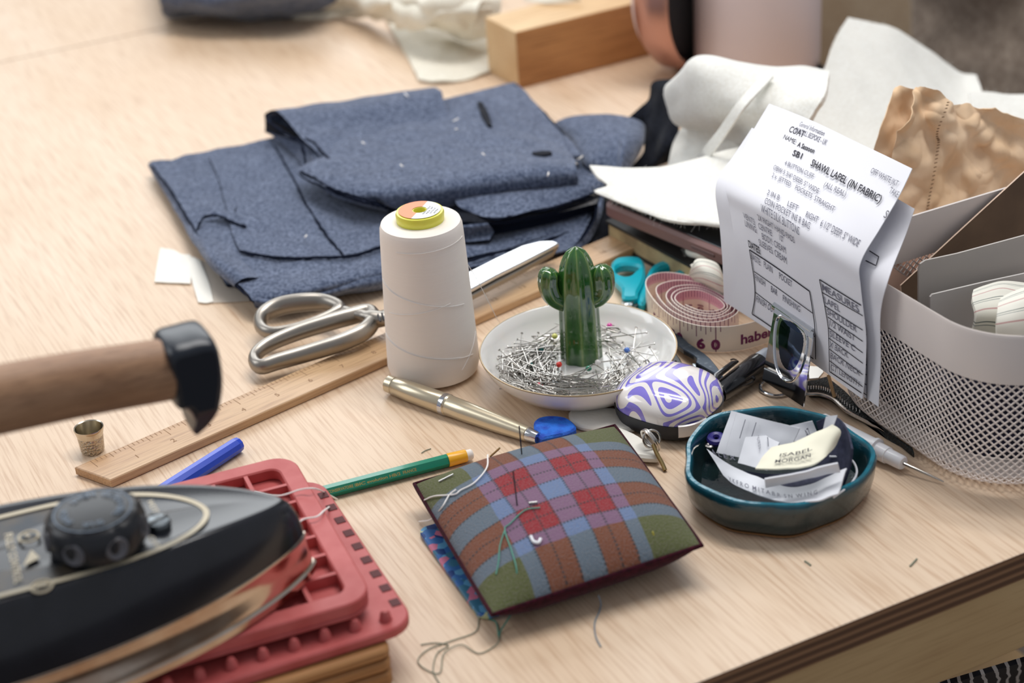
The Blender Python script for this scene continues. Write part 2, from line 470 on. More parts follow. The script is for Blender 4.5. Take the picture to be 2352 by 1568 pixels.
# left side roll of the under layer
navy('side_fold', '', [
    [(352, 388, .006), (400, 470, .006), (452, 545, .007), (500, 618, .008), (560, 668, .008)],
    [(343, 380, .010), (392, 465, .011), (440, 545, .013), (484, 610, .017), (540, 655, .017)],
    [(355, 372, .014), (405, 450, .015), (455, 525, .017), (492, 590, .023), (560, 640, .022)],
    [(420, 372, .015), (460, 440, .015), (500, 510, .016), (545, 590, .018), (600, 640, .018)]], 0.0016, parent=low, nu=60, nv=20)
navy('under_layer', '', [
    [(372, 392, .011), (610, 345, .011), (900, 320, .011), (1200, 340, .011), (1378, 405, .011)],
    [(430, 480, .011), (640, 450, .011), (900, 430, .011), (1200, 440, .011), (1372, 455, .011)],
    [(500, 590, .011), (690, 560, .011), (900, 540, .011), (1200, 520, .011), (1350, 520, .010)],
    [(575, 668, .010), (700, 655, .010), (880, 640, .009), (1060, 615, .009), (1180, 596, .008), (1322, 566, .007)][:1] + [(705, 655, .010), (900, 632, .009), (1160, 596, .008), (1318, 566, .007)],
    [(590, 700, .009), (720, 672, .008), (900, 648, .008), (1160, 604, .006), (1305, 578, .005)]], parent=low)
navy('top_layer', '', [
    [(346, 378, .016), (480, 348, .017), (610, 322, .018), (840, 300, .018), (1100, 310, .018), (1360, 372, .018)],
    [(392, 436, .017), (500, 410, .018), (640, 390, .018), (860, 380, .018), (1110, 380, .018), (1384, 405, .018)],
    [(447, 525, .018), (560, 510, .018), (700, 490, .018), (880, 470, .018), (1110, 450, .018), (1376, 440, .017)],
    [(510, 615, .018), (620, 600, .018), (740, 585, .018), (890, 560, .018), (1110, 520, .0145), (1366, 470, .0135)],
    [(572, 680, .016), (660, 668, .019), (760, 648, .018), (900, 610, .016), (1120, 560, .0135), (1350, 498, .012)],
    [(588, 706, .010), (680, 690, .012), (770, 665, .012), (905, 632, .012), (1130, 580, .011), (1338, 520, .009)]], 0.0018, nu=90, nv=60, rough=0.0022, parent=low)
# roll at the near left corner
navy('corner_roll', '', [
    [(600, 682, .014), (650, 682, .015), (720, 668, .015), (800, 650, .015), (880, 632, .015)],
    [(586, 690, .016), (640, 697, .014), (716, 684, .013), (800, 662, .013), (884, 645, .012)],
    [(592, 706, .008), (640, 708, .007), (716, 692, .008), (800, 668, .008), (884, 655, .007)],
    [(640, 704, .004), (670, 702, .004), (720, 692, .005), (800, 672, .005), (884, 660, .004)]], 0.0016, nu=60, nv=24, parent=low)
for k, (dz, dy) in enumerate(((.007, 4), (.004, 10))):
    navy('edge_layer', '', [
        [(700, 655 + dy, dz), (790, 634 + dy, dz), (880, 622 + dy, dz), (1060, 590 + dy, dz), (1200, 575, dz), (1330, 545, dz)],
        [(700, 676 + dy, dz), (760, 658 + dy, dz + .002), (840, 646 + dy, dz + .003), (884, 644 + dy, dz + .001), (1100, 612 + dy, dz), (1310, 568, dz)]], 0.0014, nu=70, nv=14, parent=low, seed=k * 3.1)
# panels stitched over the top layer
navy('stitched_panel', '', [
    [(628, 330, .0202), (760, 322, .0205), (900, 330, .0205), (1080, 400, .0205)],
    [(668, 400, .0205), (790, 400, .0205), (900, 420, .0205), (1080, 460, .0205)],
    [(706, 472, .0207), (800, 470, .0207), (900, 480, .0205), (1080, 500, .0205)],
    [(748, 536, .021), (820, 528, .0207), (900, 520, .0205), (1080, 520, .0205)],
    [(790, 588, .0207), (830, 580, .0207), (900, 558, .0205), (1080, 530, .0205)]], 0.0016, parent=low, fray=.002)
navy('stitched_panel', '', [
    [(480, 360, .0195), (560, 342, .0202), (632, 345, .0202)],
    [(505, 420, .020), (590, 420, .0202), (672, 412, .0202)],
    [(520, 480, .020), (620, 490, .0203), (712, 482, .0203)],
    [(535, 540, .0198), (640, 545, .0205), (752, 540, .0205)],
    [(551, 577, .0198), (660, 592, .0205), (792, 588, .0205)]], 0.0016, parent=low, fray=.002, seed=4)
navy('cut_tab', '', [[(468, 498, .0215), (490, 490, .024), (522, 486, .0225)], [(470, 500, .0215), (505, 497, .0225), (563, 520, .0218)]], 0.0014, nu=20, nv=8, parent=low, fray=0)
navy('cut_tab', '', [[(520, 462, .0215), (542, 474, .022)], [(522, 482, .0215), (540, 492, .0222)], [(526, 497, .0215), (566, 519, .0218)]], 0.0014, nu=12, nv=10, parent=low, fray=0)
# right hand under layers next to the spool
def edge_line(pts, parent, r=.0008, m=None, n=8, jit=.0006, name='edge_shade_fray'):  # thin tubes along raw edges, dark by default to draw shadow lines
    path = cr([G(*p) for p in pts], n); rg = random.Random(len(pts) * 7 + int(pts[0][0]))
    path = [p + V((rg.uniform(-jit, jit), rg.uniform(-jit, jit), rg.uniform(-jit, jit) * .6)) for p in path]
    return mesh(name, *tube(path, [r * rg.uniform(.7, 1.4) for _ in path], 6), m or m_navyd, parent)
edge_line([(632, 335, .0212), (668, 402, .0215), (706, 473, .0217), (748, 537, .022), (790, 587, .0215)], low)
edge_line([(551, 578, .0205), (600, 587, .021), (660, 593, .0212), (730, 592, .0215), (795, 590, .0213), (840, 580, .0212), (890, 562, .021)], low, .0010)
edge_line([(348, 380, .0168), (392, 438, .0175), (447, 527, .018), (510, 617, .018), (572, 682, .016), (590, 705, .010)], low, .0007)
edge_line([(592, 700, .009), (640, 706, .008), (716, 692, .009), (770, 668, .011), (840, 650, .011), (900, 640, .011)], low, .0009)
edge_line([(596, 690, .013), (650, 692, .013), (720, 676, .014), (790, 655, .014), (880, 640, .013)], low, .0008)
edge_line([(452, 528, .019), (468, 499, .0225), (505, 497, .0235), (532, 510, .0225), (566, 521, .022)], low, .0009)
edge_line([(1060, 604, .0125), (1130, 584, .012), (1230, 560, .011), (1338, 522, .010)], low, .0009)
edge_line([(1064, 622, .009), (1150, 598, .008), (1240, 575, .007), (1330, 548, .006)], low, .0008)
mid = thing('folded_cloth', 'crumpled middle lengths of navy cloth showing raw cut edges behind the thread cone', 'cloth', G(1180, 500, .02))
navy('raw_layer', '', [
    [(1040, 440, .034), (1150, 430, .034), (1270, 418, .034), (1392, 398, .033)],
    [(1050, 470, .033), (1150, 462, .034), (1270, 446, .033), (1390, 416, .031)],
    [(1076, 486, .030), (1140, 501, .031), (1268, 476, .029), (1384, 434, .027)]], 0.0018, nu=70, nv=24, parent=mid, rough=.0016)
edge_line([(1062, 476, .031), (1098, 490, .030), (1140, 503, .0310), (1200, 490, .030), (1268, 478, .029), (1330, 457, .028), (1386, 433, .027)], mid, .0009)
navy('raw_layer', '', [
    [(1040, 490, .029), (1130, 492, .029), (1260, 470, .028), (1378, 436, .026)],
    [(1056, 512, .026), (1140, 514, .026), (1265, 490, .025), (1374, 455, .023)]], 0.0030, nu=60, nv=16, parent=mid, seed=3, mat=m_black)
m_navyg = cloth('grey_reverse', (128, 126, 126), (96, 98, 102), weave=2000)
navy('raw_layer', '', [
    [(1150, 500, .0245), (1260, 478, .0245), (1376, 450, .023)], [(1206, 508, .0225), (1280, 492, .0222), (1370, 470, .0205)]], 0.0024, nu=40, nv=8, parent=mid, mat=m_navyg)
navy('inner_fold_shade', '', [
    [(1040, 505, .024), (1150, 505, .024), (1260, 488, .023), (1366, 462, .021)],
    [(1040, 545, .0150), (1150, 535, .0150), (1260, 512, .0150), (1360, 486, .0145)]], .002, nu=40, nv=10, parent=mid, mat=m_navyd)  # dark sheet stands in for the shade in the gap under the layers
navy('rolled_edge', '', [
    [(1000, 558, .018), (1060, 548, .018), (1110, 535, .018)],
    [(1010, 528, .028), (1060, 520, .029), (1120, 514, .028)],
    [(1010, 540, .020), (1070, 540, .020), (1134, 532, .020)],
    [(1010, 562, .017), (1070, 558, .017), (1124, 552, .017)]], 0.0022, nu=30, nv=24, parent=mid)
navy('hanging_edge', '', [
    [(1368, 405, .026), (1372, 450, .022), (1366, 500, .016), (1340, 545, .010), (1310, 572, .004)],
    [(1390, 412, .024), (1386, 460, .018), (1376, 505, .012), (1352, 552, .006), (1322, 578, .003)]], 0.0024, nu=50, nv=10, parent=mid, seed=7)
edge_line([(1386, 430, .024), (1378, 470, .019), (1372, 500, .014), (1350, 545, .008), (1322, 575, .003)], mid, .0009, plain('pale_fray', (120, 132, 158), .9))
# upper folded length with the big front roll
up = thing('folded_cloth', 'upper navy wool cloth with a thick rolled front fold, on top of the navy stack', 'cloth', G(1000, 380, .02))
navy('rolled_fold', '', [
    [(742, 330, .033), (810, 300, .034), (940, 265, .034), (1100, 236, .034), (1180, 300, .034), (1280, 292, .026)],
    [(748, 358, .036), (820, 345, .038), (960, 318, .038), (1110, 300, .038), (1240, 330, .036), (1300, 340, .032)],
    [(684, 394, .038), (800, 388, .041), (960, 368, .042), (1110, 350, .042), (1250, 356, .040), (1318, 372, .038)],
    [(752, 430, .040), (850, 425, .045), (980, 408, .047), (1110, 392, .047), (1240, 378, .047), (1322, 386, .044)],
    [(830, 452, .040), (900, 448, .043), (1000, 434, .044), (1120, 418, .044), (1240, 404, .044), (1326, 400, .042)],
    [(880, 470, .032), (920, 474, .033), (1010, 462, .034), (1120, 446, .034), (1240, 432, .034), (1326, 420, .034)],
    [(905, 476, .025), (940, 482, .025), (1020, 472, .026), (1125, 456, .026), (1240, 442, .026), (1318, 428, .027)],
    [(900, 470, .024), (940, 470, .024), (1020, 462, .024), (1125, 448, .024), (1240, 436, .024), (1310, 424, .025)]],
    0.0020, nu=110, nv=90, rough=0.0022, parent=up, fray=.003)
navy('back_fold', '', [
    [(640, 300, .028), (720, 288, .028), (860, 262, .028), (1000, 240, .028), (1010, 235, .028)],
    [(608, 268, .036), (700, 248, .037), (850, 224, .037), (985, 206, .036), (995, 206, .036)],
    [(640, 262, .045), (720, 256, .044), (860, 240, .043), (1000, 214, .042), (1008, 222, .041)],
    [(690, 316, .041), (760, 306, .039), (880, 286, .0365), (1010, 262, .036), (1030, 260, .035)],
    [(735, 360, .036), (800, 370, .031), (960, 350, .030), (1060, 330, .030), (1090, 320, .030)]], 0.0022, nu=80, nv=60, rough=0.0015, parent=up, fray=.002, seed=2)
navy('back_panel', '', [
    [(1005, 234, .026), (1090, 214, .027), (1175, 192, .027), (1182, 194, .027)],
    [(1050, 262, .030), (1130, 240, .031), (1205, 222, .030), (1222, 232, .029)],
    [(1100, 300, .034), (1180, 286, .034), (1245, 270, .031), (1262, 272, .030)],
    [(1160, 340, .034), (1230, 330, .034), (1290, 315, .029), (1300, 318, .028)],
    [(1200, 380, .033), (1260, 370, .033), (1330, 360, .028), (1340, 364, .028)]], 0.0018, nu=60, nv=60, rough=0.001, parent=up, fray=.006, seed=5)
navy('ragged_edge', '', [
    [(610, 300, .024), (650, 330, .024), (690, 372, .023), (705, 398, .022)],
    [(668, 318, .036), (700, 322, .036), (726, 358, .034), (742, 376, .032)],
    [(700, 318, .040), (740, 330, .038), (760, 352, .038), (778, 372, .038)]], 0.0016, nu=30, nv=24, parent=up, fray=0.004, seed=8)
navy('ragged_edge', '', [
    [(690, 396, .031), (760, 446, .030), (830, 470, .028), (890, 484, .023)],
    [(715, 392, .038), (790, 430, .040), (845, 452, .040), (900, 462, .038)]], 0.0016, nu=40, nv=14, parent=up, fray=0.006, seed=9)
# black sheets stand in for the shade inside the fold mouths
navy('inner_fold_shade', '', [
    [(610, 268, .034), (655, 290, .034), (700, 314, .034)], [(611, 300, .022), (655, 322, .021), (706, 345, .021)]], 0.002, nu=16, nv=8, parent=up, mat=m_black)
navy('loose_strip', '', [
    [(1096, 236, .0372), (1105, 262, .0385), (1120, 290, .040)], [(1108, 235, .0385), (1122, 262, .0395), (1130, 290, .0405)]], 0.0022, nu=16, nv=5, parent=up, mat=m_black, fray=0)
tag_ = navy('cloth_snip', 'small dark navy snippet of cloth lying on the upper navy fold', [
    [(1222, 352, .0428), (1245, 348, .0435), (1264, 348, .0425)], [(1226, 358, .0428), (1248, 357, .0435), (1268, 354, .0425)]], 0.0016, nu=12, nv=4, mat=m_black, fray=0)
edge_line([(694, 396, .034), (730, 418, .035), (775, 444, .037), (830, 462, .038), (880, 474, .034), (905, 482, .027)], up, .0011)
edge_line([(690, 394, .040), (720, 408, .041), (765, 434, .042), (830, 455, .042), (880, 470, .034)], up, .0008)
edge_line([(1182, 194, .028), (1222, 232, .030), (1262, 272, .031), (1300, 318, .029)], up, .0008)
edge_line([(612, 275, .038), (640, 296, .040), (672, 316, .041), (692, 330, .040), (705, 398, .024)], up, .0010)
edge_line([(700, 318, .041), (724, 330, .040), (742, 352, .039), (760, 368, .039)], up, .0008)
# right navy length ending in an open fold
rt = thing('folded_cloth', 'navy cloth with an open looped fold beside the black cloth', 'cloth', G(1360, 340, 0))
navy('looped_fold', '', [
    [(1270, 300, .012), (1290, 320, .012), (1320, 380, .010), (1380, 430, .006)],
    [(1282, 282, .020), (1320, 320, .022), (1345, 372, .022), (1380, 400, .018)],
    [(1330, 268, .026), (1360, 310, .030), (1390, 350, .030), (1400, 385, .024)],
    [(1400, 268, .028), (1415, 305, .034), (1422, 350, .032), (1420, 392, .024)],
    [(1455, 276, .030), (1446, 310, .036), (1432, 350, .034), (1425, 396, .024)],
    [(1478, 292, .024), (1476, 320, .028), (1460, 352, .026), (1440, 398, .018)],
    [(1470, 330, .012), (1465, 350, .012), (1450, 372, .010), (1432, 398, .008)]], 0.0028, nu=50, nv=80, rough=0.001, parent=rt, fray=.002)
navy('inner_fold_shade', '', [
    [(1448, 292, .030), (1436, 335, .034), (1420, 388, .026)], [(1474, 306, .024), (1462, 345, .024), (1440, 392, .014)]], 0.002, nu=16, nv=8, parent=rt, mat=m_black)  # black sheet in place of the shade inside the open loop
blk = navy('black_cloth', 'black cloth piece standing up between the navy fold and the white wadding', [
    [(1440, 272, .030), (1490, 232, .040), (1500, 190, .055), (1545, 184, .060)],
    [(1475, 300, .020), (1500, 262, .035), (1520, 220, .050), (1552, 215, .055)],
    [(1480, 350, .012), (1510, 320, .020), (1532, 280, .034), (1560, 270, .040)],
    [(1440, 390, .006), (1500, 372, .010), (1528, 340, .020), (1556, 330, .022)],
    [(1410, 400, .004), (1480, 392, .004), (1520, 375, .006), (1548, 368, .008)]], 0.003, nu=40, nv=50, rough=0.003, mat=m_black, em=m_black, fray=.01)
blk2 = navy('black_cloth', 'black cloth strip hanging under the pointed white wadding beside the phone', [
    [(1384, 410, .030), (1430, 440, .030), (1470, 470, .028)],
    [(1380, 440, .018), (1400, 470, .016), (1440, 500, .014)],
    [(1372, 480, .006), (1370, 520, .004), (1400, 540, .004)],
    [(1345, 545, .003), (1350, 555, .003), (1370, 560, .003)]], 0.003, nu=24, nv=30, mat=m_black, em=m_black, fray=.004)
# far cloths
navy('folded_cloth', 'dark navy folded cloth at the far end of the bench beside cream calico', [
    [(330, -150, .006), (500, -150, .006), (700, -140, .006), (860, -130, .006)],
    [(355, -80, .05), (500, -100, .05), (700, -100, .05), (800, -90, .04)],
    [(368, -20, .045), (520, -30, .05), (700, -30, .05), (780, -30, .03)],
    [(374, 20, .020), (480, 14, .032), (640, 10, .030), (770, 0, .022)],
    [(378, 38, .003), (480, 34, .003), (610, 40, .003), (760, 18, .003)]], 0.004, nu=60, nv=40, rough=0.006, fray=.002)
m_cal = cloth('cream_calico', (244, 240, 226), (232, 226, 208), weave=1500, wv=0.08)
def calico(label, rows, th=0.0012, rough=0.003, nu=40, nv=40, seed=0, name='calico_cloth', parent=None, rs=25):
    R = [[G(*q) for q in r] for r in rows]
    o = patch(name, R, m_cal, th, nu, nv, parent, rough, rs, fray=.004, seed=seed)
    if parent is None: tag(o, label, 'cloth')
    return o
calico('flat cream calico offcut on the bench touching the wooden block', [
    [(880, 20, .004), (960, 40, .006), (1060, 50, .008), (1150, 60, .006)],
    [(900, 70, .003), (980, 85, .008), (1070, 95, .004), (1148, 100, .003)],
    [(935, 130, .002), (1000, 130, .003), (1075, 130, .003), (1146, 135, .002)],
    [(962, 185, .002), (1010, 190, .002), (1080, 180, .002), (1142, 158, .002)]])
cc = thing('calico_cloth', 'crumpled cream calico heap at the far end of the bench', 'cloth', G(900, 20, 0))
calico('', [
    [(660, 30, .003), (760, 5, .02), (880, -30, .045), (1000, -50, .06), (1150, -60, .06)],
    [(662, 38, .002), (790, 20, .012), (890, 5, .045), (1010, -10, .065), (1150, -20, .06)],
    [(720, 40, .002), (800, 34, .008), (900, 30, .030), (1010, 40, .045), (1148, 30, .045)],
    [(760, 42, .002), (830, 42, .004), (905, 52, .014), (1000, 70, .025), (1100, 80, .024)]], rough=0.010, nu=60, nv=50, name='crumpled_layer', parent=cc)
calico('', [
    [(900, -10, .05), (960, -30, .06), (1040, -30, .06), (1120, -30, .06)],
    [(905, 25, .04), (960, 30, .045), (1030, 20, .055), (1100, 20, .055)],
    [(920, 55, .02), (975, 68, .03), (1010, 40, .045), (1090, 60, .035)]], rough=0.008, name='crumpled_layer', parent=cc, seed=4)
calico('', [
    [(1010, 40, .035), (1060, 30, .05), (1130, 20, .055)],
    [(1015, 70, .015), (1070, 80, .02), (1120, 70, .03)],
    [(1060, 92, .008), (1085, 85, .012), (1140, 88, .010)]], rough=0.006, name='crumpled_layer', parent=cc, seed=9, nu=24, nv=24)
# wooden block
m_blk = wood('stained_block', (190, 138, 88), (160, 108, 62), (120, 74, 40), 0.5, ang=radians(27.8), sc=1.2)
m_blkt = wood('pale_block_top', (224, 194, 150), (200, 160, 112), (160, 116, 74), 0.55, ang=radians(27.8), sc=1.2)
ba = radians(27.8); be = V((cos(ba), sin(ba), 0)); bg = V((-sin(ba), cos(ba), 0)); b0 = G(1192, 205, 0)
vv = [b0, b0 + be * .150, b0 + be * .150 + bg * .056, b0 + bg * .056]; vv = vv + [p + V((0, 0, .053)) for p in vv]
o = mesh('wooden_block', vv, [[0, 3, 2, 1], [4, 5, 6, 7], [0, 1, 5, 4], [1, 2, 6, 5], [2, 3, 7, 6], [3, 0, 4, 7]], [m_blkt, m_blk], smooth=False, midx=[0, 0, 1, 1, 1, 0])
bv = o.modifiers.new('b', 'BEVEL'); bv.width = 0.0012; bv.segments = 2
tag(o, 'long brown wooden block with pale top on the bench behind the navy cloth', 'wooden block')
o = patch('calico_scrap', [[G(1190, -20, .062), G(1250, -10, .060), G(1330, -5, .060)], [G(1205, 2, .055), G(1260, 8, .0545), G(1335, 4, .056)]], m_cal, 0.001, 20, 10, rough=0.002)
tag(o, 'small cream scrap lying on top of the wooden block', 'cloth')
# copper ringed speaker and pink canister
m_cop = plain('copper_rim', (190, 146, 134), 0.35, 0.85)
m_gril = plain('dark_grille', (44, 46, 52), 0.6, 0.3, bump=(1200, 0.8, 0.001))
m_pink = plain('pale_pink_shell', (226, 208, 206), 0.4, spec=0.4)
sc_ = V((0.176, 1.578, 0.078)); sax = V((0.82, -0.57, 0.0)).normalized()
spk = thing('round_fan', 'round fan with dark grille and copper rim behind the wooden block', 'fan', (sc_.x, sc_.y, 0))
mesh('rim', *lathe([(.069, .008), (.0705, .018), (.0745, .023), (.078, .018), (.078, -.004), (.072, -.012), (.066, -.010)], 64, sc_, sax, cap=False), m_cop, spk)
mesh('grille', *lathe([(.0, .016), (.035, .015), (.060, .012), (.070, .008)], 64, sc_, sax, cap=False), m_gril, spk)
mesh('shell', *lathe([(.072, -.010), (.066, -.018), (.040, -.024), (0, -.026)], 64, sc_, sax, cap=False), m_pink, spk)
o = mesh('canister', *lathe([(.046, 0), (.052, .002), (.0555, .008), (.056, .016), (.056, .235), (.052, .24), (0, .24)], 72, (0.236, 1.552, 0)), m_pink)
tag(o, 'large pale pink round canister standing in front of the copper rimmed fan', 'canister')
o = mesh('cable_plug', *tube([G(1852, 138, .004), G(1885, 160, .004), G(1930, 185, .004)], .0045, 10), plain('black_plastic', (18, 19, 22), 0.35))
tag(o, 'short black plug lying on the bench beside the pink canister', 'plug')
# ================================================================== RULER AND SHEARS
m_rul = wood('ruler_wood', (208, 174, 134), (190, 150, 110), (146, 108, 76), 0.4, ang=radians(38), sc=1.5, spec=0.5)
m_ink = plain('faded_ink', (150, 116, 86), 0.8)
ra = G(240, 1108, .006); rb = G(1464, 566, .006); rd = (rb - ra); rd.z = 0; rl = rd.length; rd.normalize(); rn = V((-rd.y, rd.x, 0))
ra.z = 0
rul = thing('wooden_ruler', 'long worn wooden yardstick lying under the steel shears and past the thread cone', 'ruler', ra + rd * rl / 2)
vv = [ra + rd * .004, ra + rd * rl, ra + rd * rl + rn * .029, ra - rd * .004 + rn * .029]
stick_o = mesh('stick', *slab(vv, 0.0002, .006, .0006), m_rul, rul, smooth=False)
mb = MB(); zt = .0061
for k in range(int(rl / .0254 * 8)):
    d_ = .006 + k * .0254 / 8; L = .009 if k % 8 == 0 else (.006 if k % 4 == 0 else .0035)
    a = ra + rd * d_ + rn * (.029 - .001); a.z = zt
    mb.add(quadstrip(a, a - rn * L, .0004, (0, 0, 1)))
for k in range(1, int(rl / .0254)):
    a = ra + rd * (k * .0254 + .002) + rn * .010; a.z = zt
    text_plane(mb, str(k), a, rd, rn * .006)
mb.build('printed_scale', m_ink, stick_o, smooth=False)
m_sh = plain('shears_nickel', (156, 150, 142), 0.36, 1.0)
m_bl = plain('shears_blade', (214, 216, 218), 0.22, 1.0)
m_blk_edge = plain('dark_steel', (70, 70, 74), 0.35, 0.9)
she = thing('tailor_shears', 'large steel tailor shears resting across the wooden ruler behind the thread cone', 'scissors', G(930, 700, 0))
def loopG(pts, n=5): return cr([G(*p) for p in pts], n, True)
p1 = loopG([(598, 748, .014), (604, 724, .016), (640, 704, .018), (695, 694, .020), (745, 694, .020), (782, 708, .020), (765, 722, .019), (715, 742, .017), (660, 758, .015), (618, 763, .014)])
mesh('handle', *tube(p1, [.0042 + .0012 * sin(i / len(p1) * 2 * pi) for i in range(len(p1))], 14, True, flat=((0, 0, 1), 1.25)), m_sh, she)
mesh('shank', *tube(cr([G(770, 708, .020), G(830, 722, .020), G(890, 730, .019), G(960, 700, .018), G(1010, 680, .016)], 6), [.004] * 8 + [.0060] * 17, 14, flat=((0, 0, 1), 0.8)), m_sh, she)
p2 = loopG([(584, 822, .011), (610, 795, .013), (670, 768, .015), (740, 745, .017), (800, 728, .018), (845, 718, .018), (858, 734, .017), (835, 762, .016), (780, 788, .014), (710, 810, .012), (640, 830, .011), (598, 842, .010)])
mesh('handle', *tube(p2, [.0040 + .0012 * abs(sin(i / len(p2) * pi)) for i in range(len(p2))], 14, True, flat=((0, 0, 1), 1.25)), m_sh, she)
mesh('shank', *tube(cr([G(846, 738, .017), G(890, 728, .018), G(950, 700, .018), G(1010, 670, .018)], 6), .0065, 14, flat=((0, 0, 1), 0.8)), m_sh, she)
mb = MB()
for k in range(3):
    mb.add(tube([G(868 + 9 * k, 722 - 3 * k, .0238), G(874 + 9 * k, 738 - 3 * k, .0225)], .0007, 6))
mb.build('grip_notch', m_blk_edge, she)
mesh('pivot_screw', *lathe([(.006, 0), (.006, .002), (.004, .003), (0, .003)], 24, G(1000, 672, .024)), m_sh, she)
bl = [(985, 680), (1010, 655), (1075, 627), (1140, 594), (1200, 566), (1240, 556), (1270, 555), (1283, 560), (1262, 572), (1200, 604), (1140, 634), (1085, 664), (1020, 694)]
zf = lambda p: 0.020 + 0.004 * max(0, min(1, (p.x + .03) / .06))
mesh('blade', *slab([G(x, y, .022) for x, y in bl], .019, .0225, .0007, top=lambda p: .0228, bot=lambda p: .0196), m_bl, she, smooth=False)
bl2 = [(990, 690), (1080, 664), (1200, 608), (1262, 574), (1282, 562), (1270, 580), (1200, 620), (1086, 680), (1010, 706)]
mesh('blade', *slab([G(x, y, .018) for x, y in bl2], .0150, .0190, .0005), m_sh, she, smooth=False)
# ================================================================== THREAD CONE
m_thr = NT('wound_thread'); m_thr.p(Roughness=0.75); m_thr.b.inputs['Specular IOR Level'].default_value = 0.25
v = m_thr.coord('Object', (12, 12, 900)); nf = m_thr.noise(v, 1, 4, 0.4)
v2 = m_thr.coord('Object', (1, 1, 1)); n3 = m_thr.noise(m_thr.coord('Object', (3, 3, 60)), 1, 3)
m_thr.col(m_thr.mix(m_thr.math('MULTIPLY', nf, 0.5), lin((246, 238, 230)), m_thr.mix(n3, lin((236, 222, 212)), lin((248, 242, 236)))))
m_thr.bump(nf, 0.35, 0.0003); m_thr = m_thr.m
m_yel = plain('yellow_plastic', (226, 222, 84), 0.3, spec=0.5, sub=0.2)
cone = G(998, 851, 0); cone.z = 0
sp_ = thing('thread_cone', 'large cone of white sewing thread with yellow core standing on the bench', 'thread', cone)
mesh('wound_thread', *lathe([(.0, .0005), (.024, .0005), (.0285, .003), (.0298, .008), (.0294, .020), (.0262, .098), (.0258, .1035), (.0248, .1062), (.0150, .1072), (.0125, .1060)], 96, cone, cap=False), m_thr, sp_)
core_o = mesh('core', *lathe([(.0125, .100), (.0148, .1065), (.0152, .1118), (.0146, .1134), (.0120, .1138), (.0040, .1138), (.0036, .1125), (.0036, .104), (0, .104)], 64, cone, cap=False), m_yel, sp_)
m_org = plain('orange_label', (248, 150, 108), 0.5); m_wl = plain('white_label', (236, 238, 240), 0.5)
def halfring(a0, a1, r0=.0046, r1=.0132, z=.1141):
    vv = []; ff = []; n = 28
    for i in range(n + 1):
        a = a0 + (a1 - a0) * i / n
        vv += [cone + V((cos(a) * r0, sin(a) * r0, z)), cone + V((cos(a) * r1, sin(a) * r1, z))]
    for i in range(n): ff.append([2 * i, 2 * i + 1, 2 * i + 3, 2 * i + 2])
    return vv, ff
a0 = radians(68)
mb = MB(); mb.add(halfring(a0, a0 + pi), 0); mb.add(halfring(a0 - pi, a0), 1)
td = V((cos(a0), sin(a0), 0)); tn = V((sin(a0), -cos(a0), 0))
for k, t in enumerate(('100% POLY', 'TEX 27', 'COTTON 120', 'ASTRA')):
    w_ = .013 - .002 * k
    text_plane(mb, t, cone + tn * (.0052 + .0021 * k) - td * w_ / 2 + V((0, 0, .1143)), td, tn * -.0016, mi=2, width=w_)
mb.build('core_label', [m_org, m_wl, plain('black_ink', (30, 30, 38), 0.7)], core_o, smooth=False)
mb = MB()
for (z0, z1, aa, ab) in ((.072, .056, -2.9, -.8), (.071, .055, -2.9, -.6), (.052, .060, -2.6, -1.0), (.033, .018, -2.9, -.5), (.034, .021, -2.9, -.9), (.012, .030, -.9, -.2), (.096, .098, -2.2, -.3)):
    pts = []
    for i in range(24):
        t = i / 23; z = z0 + (z1 - z0) * t; r = .0296 - (z - .01) * .0405 + .00045
        a = aa + (ab - aa) * t; pts.append(cone + V((cos(a) * r, sin(a) * r, z)))
    mb.add(tube(pts, .00022, 5))
mb.add(tube(cr([cone + V((.0270, -.008, .079)), G(1100, 650, .06), G(1138, 725, .03), G(1150, 760, .008), G(1120, 850, .001)], 8), .00022, 5))
mb.build('loose_thread', plain('white_thread', (244, 240, 236), 0.6), sp_)
# ================================================================== RING DISH WITH CACTUS
m_cer = plain('white_glaze', (238, 236, 232), 0.12, spec=0.6, coat=0.3, sub=0.05)
dc = G(1328, 806, .022); dc.z = 0; print('dish', dc)
dish = thing('trinket_dish', 'round white ceramic dish full of dressmaking pins with a green cactus in the middle', 'dish', dc)
dpl_o = mesh('plate', *lathe([(0, .0015), (.030, .0012), (.032, 0), (.036, 0), (.038, .002), (.050, .008), (.058, .016), (.0615, .0225), (.0622, .0245), (.0616, .0252), (.0602, .0245), (.0575, .0185), (.052, .0115), (.045, .0072), (.036, .0058), (0, .0055)], 96, dc, cap=False), m_cer, dish)
mesh('gilt_rim', *tube([dc + V((cos(a / 48 * pi) * .0618, sin(a / 48 * pi) * .0618, .0249)) for a in range(96)], .00055, 6, True), plain('worn_gilt', (176, 152, 118), 0.35, 0.6), dpl_o)
s = NT('cactus_glaze'); s.p(Roughness=0.08); s.b.inputs['Specular IOR Level'].default_value = 0.7; s.b.inputs['Coat Weight'].default_value = 0.6; s.b.inputs['Coat Roughness'].default_value = 0.03
u_ = s.n.new('ShaderNodeSeparateXYZ'); s.l.new(s.coord('UV'), u_.inputs[0])
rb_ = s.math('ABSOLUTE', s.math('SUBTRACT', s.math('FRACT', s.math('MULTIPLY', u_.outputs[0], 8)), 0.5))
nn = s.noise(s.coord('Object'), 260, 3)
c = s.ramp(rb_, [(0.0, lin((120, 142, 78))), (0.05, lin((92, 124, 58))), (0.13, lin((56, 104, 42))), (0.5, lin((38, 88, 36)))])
c = s.mix(s.math('MULTIPLY', s.ramp(nn, [(0.55, (0, 0, 0, 1)), (0.8, (1, 1, 1, 1))]), 0.25), c, lin((70, 110, 50)))
s.col(c); m_cact = s.m
cb = G(1336, 818, .006); cbz = .0055
